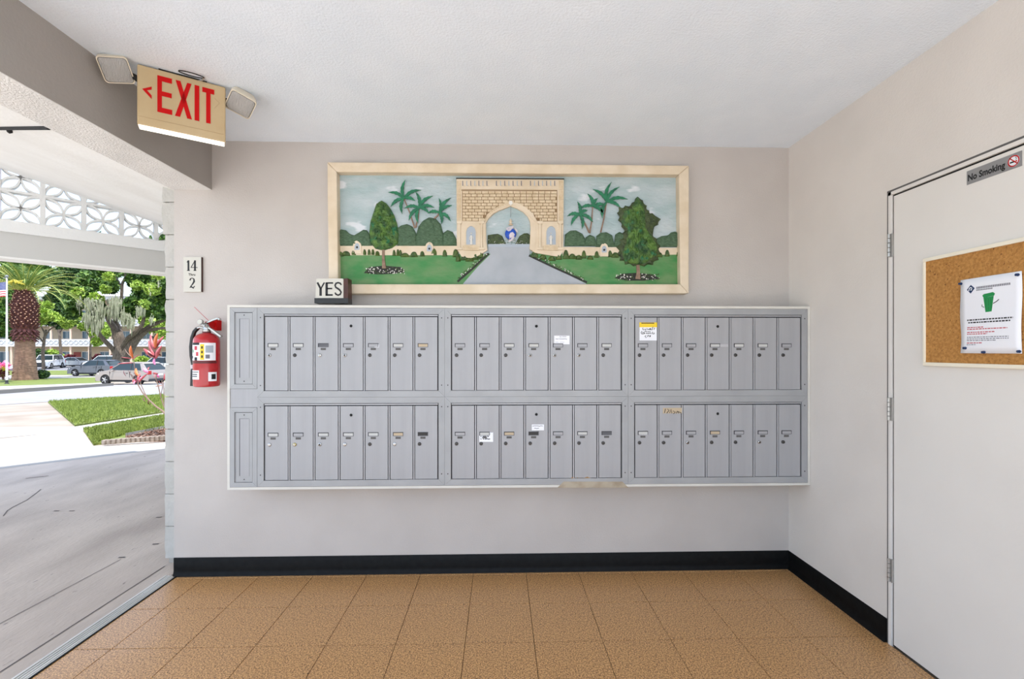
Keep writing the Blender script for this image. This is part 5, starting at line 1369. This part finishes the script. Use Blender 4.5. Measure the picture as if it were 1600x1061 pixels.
# ---- cars
def car(label, pos, head_, body, L=4.2, Wd=1.78, H=1.5, wb=2.55, fo=.82, belt=.92, hood=.90, cowl=1.15, rf=1.95, rr_=3.55, tail=4.12, tailh=.98, wr=.33, grille=False, rails_=False, name='car'):
    """local: x from the front (0) to the rear (L); head_ = world angle the front points to"""
    root = empty(name, pos, label, 'car', None, rz=head_+math.pi)
    def B_(mb, nm, par=root, smooth=False): return mb.build(nm, par, smooth=smooth, local=True)
    x1, x2 = fo, fo+wb; ar = wr*1.16; bz = .22
    def X(x): return x-L/2
    low = [(X(.05),bz+.02),(X(x1-ar),bz)]+[(X(x1)-ar*math.cos(t), wr+ar*math.sin(t)) for t in [math.pi*k/8 for k in range(9)] if wr+ar*math.sin(t) > bz]+[(X(x2)-ar*math.cos(t), wr+ar*math.sin(t)) for t in [math.pi*k/8 for k in range(9)] if wr+ar*math.sin(t) > bz]+[(X(L-.05),bz+.03)]
    upp = [(X(L),.45),(X(L-.01),tailh*.86),(X(L-.06),tailh),(X(tail),tailh+.02)]
    upp += [(X(rr_),belt+.06),(X(cowl),hood+.03),(X(.45),hood-.06),(X(.14),hood-.16),(X(0),hood*.62),(X(0),.38)]
    poly = low+upp
    # body in three slices so the sides bow in at the sill and belt
    m = MB(); n_ = len(poly); vs = []
    lay = [-1,-.965,.965,1]
    for s_ in lay:
        for (x, z) in poly:
            k = 1 if abs(s_) < .99 else .985
            ty = abs(s_)*Wd/2*(1-.06*max(0,(z-.55))) * (1-.10*max(0,(abs(x)-L*.40)/(L*.1))**2*.5)
            vs.append((x*(k if abs(s_) > .99 else 1), math.copysign(ty, s_), z if abs(s_) < .99 else .5+(z-.5)*.97))
    fs = [tuple(range(n_)), tuple(range(3*n_,4*n_))[::-1]]
    for l in range(3):
        for i in range(n_): j = (i+1)%n_; fs.append((l*n_+i, l*n_+j, (l+1)*n_+j, (l+1)*n_+i))
    m.add(vs, fs, body); B_(m, 'body', smooth=True)
    # greenhouse
    bw, tw = Wd/2*.93, Wd/2*.76; rz2 = H-.04
    gl_ = [(X(cowl),hood+.0,bw),(X(rf),rz2,tw),(X(rr_),rz2-.02,tw),(X(tail),tailh-.02,bw)]
    m = MB(); m.add([(x,-w,z) for x,z,w in gl_]+[(x,w,z) for x,z,w in gl_], [(0,1,2,3),(7,6,5,4),(0,4,5,1),(1,5,6,2),(2,6,7,3),(3,7,4,0)], M_glass); B_(m, 'windows')
    m = MB(); e2 = .02
    m.add([(X(rf)-.06,-tw-e2,rz2-.03),(X(rf)-.06,tw+e2,rz2-.03),(X(rr_)+.08,tw+e2,rz2-.06),(X(rr_)+.08,-tw-e2,rz2-.06),(X(rf)+.1,-tw+.08,H),(X(rf)+.1,tw-.08,H),(X(rr_)-.05,tw-.08,H-.01),(X(rr_)-.05,-tw+.08,H-.01)], [(0,1,2,3),(4,7,6,5),(0,4,5,1),(1,5,6,2),(2,6,7,3),(3,7,4,0)], body); B_(m, 'roof')
    for sg in (-1, 1):
        m = MB()
        def pil(xa, xb, w=.035):
            za = hood if xa < L/2 else tailh; a = Vector((X(xa), sg*(bw+.005), za)); b = Vector((X(xb), sg*(tw+.01), rz2-.02)); m.tube([a,b], w, body, 6)
        pil(cowl, rf, .03); B_(m, 'front_pillar'); m = MB()
        xm = (rf+rr_)/2+.05; a = Vector((X(xm), sg*(bw+.004), belt)); b = Vector((X(xm)-.02, sg*(tw+.008), rz2)); m.tube([a,b], .035, M_trimb, 6); B_(m, 'centre_pillar'); m = MB()
        m.add([(X(tail)-.0,sg*(bw+.012),tailh),(X(tail)-.42,sg*(bw+.012),belt+.03),(X(rr_)-.16,sg*(tw+.014),rz2-.04),(X(rr_)+.05,sg*(tw+.014),rz2-.04),(X(tail)-.0,sg*(bw-.05),tailh),(X(tail)-.42,sg*(bw-.05),belt),(X(rr_)-.16,sg*(tw-.05),rz2-.05),(X(rr_)+.05,sg*(tw-.05),rz2-.05)], [(0,1,2,3),(7,6,5,4),(0,4,5,1),(1,5,6,2),(2,6,7,3),(3,7,4,0)], body); B_(m, 'rear_pillar')
        m = MB(); m.sphere((X(cowl+.42), sg*(Wd/2+.06), belt+.06), .10, body, 2, (.7,1,.6)); B_(m, 'mirror', smooth=True)
        for xa, xb in ((cowl+.12, xm), (xm, x2+.0)):
            m = MB(); y_ = sg*(Wd/2+.001)*.985
            for (u0,u1,v0,v1) in ((xa,xa+.018,.30,belt-.02),(xb-.018,xb,.30,belt-.02)): m.box(X(u0),X(u1),y_-.012,y_+.012,v0,v1,M_trimb)
            m.box(X(xb-.3),X(xb-.14),y_-.02,y_+.02,belt-.14,belt-.11,M_trimb); B_(m, 'door')
        m = MB(); m.box(X(x1+ar),X(x2-ar),sg*Wd/2*.97-.02,sg*Wd/2*.97+.02,.20,.27,M_trimb); B_(m, 'sill_trim')
        m = MB(); m.add([(X(-.005),sg*.50,.60),(X(-.005),sg*.78,.62),(X(.30),sg*(Wd/2-.01),.72),(X(.26),sg*(Wd/2-.03),.80),(X(.06),sg*.55,.72)], [(0,1,2,3,4)], M_head); q_ = B_(m, 'headlamp'); sm = q_.modifiers.new('s','SOLIDIFY'); sm.thickness = .03
        m = MB(); m.box(X(L-.10),X(L+.012),sg*Wd/2*.70,sg*Wd/2*.955,.70,tailh*.97,M_tail,bev=.02); B_(m, 'tail_lamp')
    m = MB(); m.box(X(-.02),X(.03),-.55,.55,.34,.50 if not grille else .84,M_trimb,bev=.01); B_(m, 'grille')
    m = MB(); m.box(X(-.03),X(.2),-Wd/2*.9,Wd/2*.9,.22,.34,M_trimb,bev=.02); m.box(X(L-.2),X(L+.03),-Wd/2*.9,Wd/2*.9,.24,.40,M_trimb,bev=.02); B_(m, 'bumper')
    m = MB(); m.box(X(L-.012),X(L+.006),-.26,.26,.62,.73,M_cw); B_(m, 'licence_plate')
    if rails_:
        for sg in (-1,1):
            m = MB(); m.tube([(X(rf),sg*(tw-.06),H+.03),(X(rr_),sg*(tw-.06),H+.03)], .02, M_steel, 6); B_(m, 'roof_rail')
    for xx in (x1, x2):
        for sg in (-1, 1):
            m = MB(); m.lathe([(wr*.62,-.10),(wr*.95,-.11),(wr,-.06),(wr,.06),(wr*.95,.11),(wr*.62,.10)], (X(xx), sg*(Wd/2-.10), wr), M_tyre, 24, 'y'); w_ = B_(m, 'wheel', smooth=True)
            m = MB(); y0 = sg*(Wd/2-.10+.085)
            m.lathe([(wr*.66,-.012),(wr*.66,.012),(wr*.60,.015)], (X(xx),y0,wr), M_rim, 20, 'y')
            for k in range(5):
                a = k*2*math.pi/5; m.tube([(X(xx),y0+sg*.016,wr),(X(xx)+wr*.62*math.cos(a),y0+sg*.014,wr+wr*.62*math.sin(a))], .035, M_rim, 5)
            B_(m, 'rim', w_)
    m = MB(); m.box(X(.3),X(L-.3),-Wd/2*.8,Wd/2*.8,.2,.45,M_trimb); B_(m, 'underbody')
    return root
def carpos(px, Y): 
    p = groundpt(px, Y); p.z += .03; return p
car('pale champagne hatchback parked nearest, on the street behind the red-leaved shrub', carpos(208, 32.6), math.radians(172), M_cb, L=4.1, H=1.53, wb=2.5, cowl=1.05, rf=1.85, rr_=3.45, tail=3.98, hood=.96)
car('slate grey crossover parked in front of the big oak trunk', carpos(152, 45.0), math.radians(176), M_cd, L=4.35, H=1.55, wb=2.62, cowl=1.3, rf=2.15, rr_=3.6, tail=4.2, hood=.95, belt=.98, name='car')
hx, hz = .377, -.926
car('white boxy off-roader with a dark grille, parked right of the palm trunk', carpos(75.5, 64.3), math.atan2(hz,hx)-YAW, M_cw, L=4.5, Wd=1.95, H=1.86, wb=2.75, cowl=1.25, rf=1.7, rr_=4.0, tail=4.42, hood=1.12, belt=1.14, tailh=1.14, wr=.38, grille=True, rails_=True)
car('silver saloon parked between the white off-roader and the slate crossover', carpos(121, 69), math.radians(4), M_cs, L=4.7, H=1.46, wb=2.75, cowl=1.4, rf=2.2, rr_=3.3, tail=4.1, hood=.92, tailh=1.0)
car('white estate car parked behind the slate grey crossover', carpos(166, 60), math.radians(178), M_cw, L=4.7, Wd=1.85, H=1.78, wb=2.75, cowl=1.2, rf=1.9, rr_=4.2, tail=4.62, hood=1.05, belt=1.06, tailh=1.06, wr=.36, rails_=True)
car('white van partly hidden by the lobby wall beyond the champagne hatchback', carpos(256, 50), math.radians(178), M_cw, L=4.9, Wd=1.9, H=1.75, wb=2.9, cowl=1.1, rf=1.8, rr_=4.4, tail=4.8, hood=1.05, belt=1.06, tailh=1.06, wr=.36)
# ---- apartment building behind the trees
YBd = 82; gb = gz(YBd)
def bx(px): return P(px, 548, YBd).x
def bz(py): return P(140, py, YBd).z
ab = empty('apartment_building', (bx(120), YBd, gb), 'long beige three-storey apartment building with white balconies behind the trees', 'building')
x0, x1 = bx(-190), bx(430)
m = MB(); m.box(x0, x1, YBd+1.6, YBd+13, gb, bz(468), M_bwall); m.build('wall', ab)
m = MB(); m.box(x0-.5, x1+.5, YBd-.2, YBd+14, bz(468), bz(463), M_bwhite); m.build('eave', ab)
m = MB(); m.add([(x0-.6,YBd-.4,bz(463)),(x1+.6,YBd-.4,bz(463)),(x1+.6,YBd+14,bz(463)),(x0-.6,YBd+14,bz(463)),(x0+3,YBd+6.5,bz(450)),(x1-3,YBd+6.5,bz(450))], [(0,1,5,4),(1,2,5),(2,3,4,5),(3,0,4),(0,3,2,1)], M_broof); m.build('roof', ab)
for (ya, yb2) in ((540,530),(508,499)):
    m = MB(); m.box(x0, x1, YBd, YBd+1.6, bz(ya+1.5), bz(ya-.6), M_bwhite); m.build('balcony_slab', ab)
    m = MB(); m.box(x0, x1, YBd, YBd+.08, bz(ya-.6), bz(yb2), M_bwhite); pr_ = m.build('balcony_parapet', ab)
    m = MB(); k = x0+.4
    while k < x1-1:
        m.tube([(k+.35*math.cos(a), YBd-.02, (bz(ya)+bz(yb2))/2+.33*math.sin(a)) for a in [i*math.pi/4 for i in range(9)]], .04, M_niche, 4, False); k += .85
    ob = m.build('parapet_ornament', pr_); ob['kind'] = 'stuff'
pxs = [-150,-115,-80,-45,-8,30,62,92,123,152,185,218,250,285,320,360,400]
for k, px in enumerate(pxs):
    m = MB(); m.tube([(bx(px-15),YBd+.3,gb),(bx(px-15),YBd+.3,bz(468))], .16, M_bpink, 8); m.build('column', ab)
    for fl2, (ya, yb2) in enumerate(((529,517),(498,484))):
        m = MB(); m.box(bx(px)-.75, bx(px)+.75, YBd+1.52, YBd+1.62, bz(ya), bz(yb2), M_bwhite); w_ = m.build('window', ab)
        for s_ in (-.37,.37): MB().box(bx(px)+s_-.31, bx(px)+s_+.31, YBd+1.48, YBd+1.53, bz(ya)+.07, bz(yb2)-.07, M_bglass).build('pane', w_)
    m = MB(); m.box(bx(px)-.8, bx(px)+.8, YBd+1.5, YBd+1.6, gb+.1, gb+2.3, M_bwhite); d_ = m.build('window', ab)
    for s_ in (-.39,.39): MB().box(bx(px)+s_-.33, bx(px)+s_+.33, YBd+1.46, YBd+1.51, gb+.2, gb+2.2, M_bglass).build('pane', d_)
for px in (108, 226):
    m = MB(); m.box(bx(px)-.6, bx(px)+.6, YBd+1.48, YBd+1.58, gb+.1, gb+2.2, M_brown2); m.build('entry_door', ab)
# ---- other trees
tree('leafy_tree', 'dense green tree left of the flagpole', (-8,58), [[(-8,gy(-8,58)+1,58,6),(-7,545,58,5),(-5,520,58,4)],[(-5,530,58,3),(3,505,58,2)],[(-6,528,58,3),(-16,500,58,2)]],
     [(-18,470,16,58),(2,475,13,57),(6,495,12,56),(-10,500,16,57),(4,515,10,56),(-22,520,14,57),(14,480,6,57),(19,505,7,57),(22,525,6,57),(2,450,14,58),(18,460,8,58)], 9, .34, M_oak)
tree('leafy_tree', 'dark crowned tree between the date palm and the oak', (96,71), [[(96,gy(96,71)+1,71,4),(95,545,71,3.5),(92,515,71,3)],[(94,525,71,2.5),(84,500,71,2)],[(93,520,71,2.5),(104,498,71,2)]],
     [(88,470,12,66),(98,458,13,66),(84,486,10,65),(100,486,11,65),(112,500,8,65),(78,500,7,65),(108,440,14,66),(122,425,13,66),(95,505,7,64),(92,440,10,66)], 11, .34, M_deep)
tree('lime_tree', 'bright lime green tree close behind the date palm trunk', (68,60), [[(68,gy(68,60)+1,60,4.5),(67,550,60,4),(69,530,60,3.4),(72,515,60,2.6)],[(68,535,60,2.6),(58,524,60,2),(52,517,60,1.4)],[(68,528,60,2.6),(78,515,60,2),(88,508,60,1.4)],[(70,522,60,2.2),(64,508,60,1.6),(60,498,60,1)]],
     [(60,482,9,60),(70,492,9,59),(58,496,7,59),(84,494,6,59),(95,500,5,58),(64,502,5,59),(74,478,6,60),(110,502,7,59),(104,508,5,59),(128,448,7,59),(128,495,5,59)], 12, .26, M_lime)
tree('slender_tree', 'thin-trunked young tree between the silver saloon and the oak', (141,62), [[(141,gy(141,62)+1,62,3.2),(141,550,62,2.8),(142,530,62,2.4),(141,516,62,2)],[(141,530,62,1.8),(148,518,62,1.4)],[(141,528,62,1.8),(134,515,62,1.4)]],
     [(150,518,7,61),(162,512,7,61),(158,524,6,61),(140,508,6,62),(152,534,6,61),(166,520,5,60),(130,510,5,61),(150,504,6,61)], 10, .28, M_lime)
tree('leafy_tree', 'mid green tree to the right behind the oak, over the building', (236,70), [[(236,gy(236,70)+1,70,4),(236,548,70,3.5),(238,525,70,3)],[(237,535,70,2.5),(248,515,70,2)]],
     [(238,510,9,70),(250,505,9,70),(262,512,12,70),(228,500,8,70),(255,522,7,69)], 9, .3, M_lime)
for k, (px, py, r_, lb_) in enumerate(((-60,420,46,'tall dark tree far behind the building, leftmost'),(40,405,44,'tall dark tree far behind the building above the date palm'),(140,398,46,'tall dark tree far behind the building above the slender tree'),(240,400,46,'tall dark tree far behind the building above the hatchback'),(330,400,46,'tall dark tree far behind, at the lobby wall edge'))):
    tree('background_tree', lb_, (px,98+10*(k%2)), [[(px,gy(px,98+10*(k%2))+1,98+10*(k%2),5),(px,480,98+10*(k%2),4),(px,430,98+10*(k%2),3)]],
         [(px+a_,py+b_,r_*c_,98+10*(k%2)) for a_,b_,c_ in ((0,10,.5),(-26,28,.34),(26,26,.34),(-8,42,.30),(14,-14,.4),(-22,-6,.36))], 4.2, .42, M_oak, group='trees behind the building')
bush('shrub', 'leafy green shrub by the building above the white off-roader', 82, 73.5, 7, 13, M_lime, 9, .22)
bush('shrub', 'yellow-green shrub against the building left of the silver saloon', 99.5, 78, 5, 8, M_lime, 12, .18)
bush('shrub', 'dark green shrub behind the palm trunk, by the building', 57, 70, 8, 14, M_deep, 10, .22)
bush('shrub', 'lime palmetto shrub right of the oak trunk', 222, 66, 9, 9, M_lime, 12, .2)
for px, lb_ in ((109,'small red-leaved shrub at the building above the silver saloon'),(153,'small red-leaved shrub above the white estate car'),(179,'small red-leaved shrub left of the oak trunk')):
    b = empty('red_shrub', groundpt(px,73)+Vector((0,0,.03)), lb_, 'bush', 'red shrubs along the building')
    m = MB(); g = gy(px,73); m.tube([WP(px,g+.3,73),WP(px,g-9,73)], .06, M_stem, 5); m.build('stem', b)
    leafcloud('leaves', [(px,g-12,5.5,73),(px-2,g-7,4,73),(px+2,g-8,4,73)], 12, .26, M_cordd, b, 'stuff')
# ---- red cordyline close by
YC = 7.05; cb = groundpt(268, YC)+Vector((0,0,.02)); co = empty('cordyline', cb, 'bare-stemmed shrub with pink and red leaves just outside the lobby wall', 'plant')
zz4 = lambda x, y: (120+x/6.243, 530+y/6.243)
def cp(x, y, d=0): a = zz4(x, y); return P(a[0], a[1], YC+d)
m = MB(); m.tube([cb, cp(920,790), cp(835,700), cp(770,655), cp(700,590), cp(640,520), cp(600,450), cp(585,400)], [.017,.015,.013,.012,.011,.009,.008,.006], M_stem, 7)
m.build('stem', co, smooth=True)
for pl, w in (([(700,590),(660,520),(625,440),(615,380)],.006),([(600,450),(575,380),(565,320),(560,240),(552,190)],.0045),([(900,760),(845,640),(820,560),(790,440),(770,380),(790,330)],.008),([(820,560),(835,470),(830,400)],.005),([(855,660),(850,540),(845,420)],.005)):
    m = MB(); m.tube([cp(*q_) for q_ in pl], w, M_stem, 6); m.build('stem', co, smooth=True)
LV = [((765,180),(650,90),42,M_cordy),((765,190),(700,10),36,M_cordy),((770,190),(832,62),40,M_cordy),((765,190),(800,90),26,M_cordd),((755,95),(720,-50),34,M_cordy),((765,90),(790,-60),40,M_orange),((760,100),(850,-30),34,M_cordy),
      ((765,250),(762,180),30,M_pinkfl),((760,170),(690,120),24,M_cordd),((700,330),(650,280),32,M_pinkfl),((700,300),(720,275),26,M_cordy),
      ((548,190),(528,62),38,M_orange),((552,190),(430,175),8,M_cordy),((552,190),(470,95),7,M_stem),((552,200),(610,150),8,M_cordy),((556,230),(395,240),12,M_cordy),
      ((560,320),(610,350),8,M_orange),((575,285),(605,362),38,M_orange),((585,420),(545,395),34,M_cordy),((590,420),(625,330),26,M_cordy),((590,410),(560,440),30,M_pinkfl),((600,425),(700,330),20,M_cordy),((610,400),(650,370),22,M_pinkfl),
      ((585,400),(520,330),8,M_stem),((575,380),(500,300),6,M_cordd),((480,360),(465,300),10,M_cordd),((785,340),(760,375),22,M_cordy),((790,340),(808,375),20,M_pinkfl),((790,335),(740,330),18,M_cordy),
      ((660,560),(668,610),14,M_cordd),((700,590),(712,640),12,M_cordd),((840,450),(770,460),8,M_orange),((845,430),(800,400),10,M_cordy),((760,120),(830,160),22,M_cordd),((850,400),(900,300),30,M_cordy)]
for k, (a, b2, w, mt) in enumerate(LV):
    dpt = .12*math.sin(k*2.1); A_ = cp(*a); B_2 = cp(b2[0], b2[1], dpt); d = B_2-A_; L = d.length; ww = w/6.243*YC/FPX/2
    sd3 = d.cross(Vector((0,1,0))).normalized(); nn = d.cross(sd3).normalized(); m = MB(); vs = []; n_ = 7
    for i in range(n_+1):
        t = i/n_; c = A_+d*t+nn*.02*math.sin(t*3); f_ = ww*math.sin(math.pi*min(1,.06+.94*t))**.8 if i < n_ else .001
        vs += [c-sd3*f_, c+nn*f_*.35, c+sd3*f_]
    fs = []
    for i in range(n_): o3 = i*3; fs += [(o3,o3+1,o3+4,o3+3),(o3+1,o3+2,o3+5,o3+4)]
    m.add(vs, fs, mt); ob = m.build('leaf', co, smooth=True); sm = ob.modifiers.new('s','SOLIDIFY'); sm.thickness = .0015
    if mt is M_orange: ob['label'] = 'dry orange leaf'
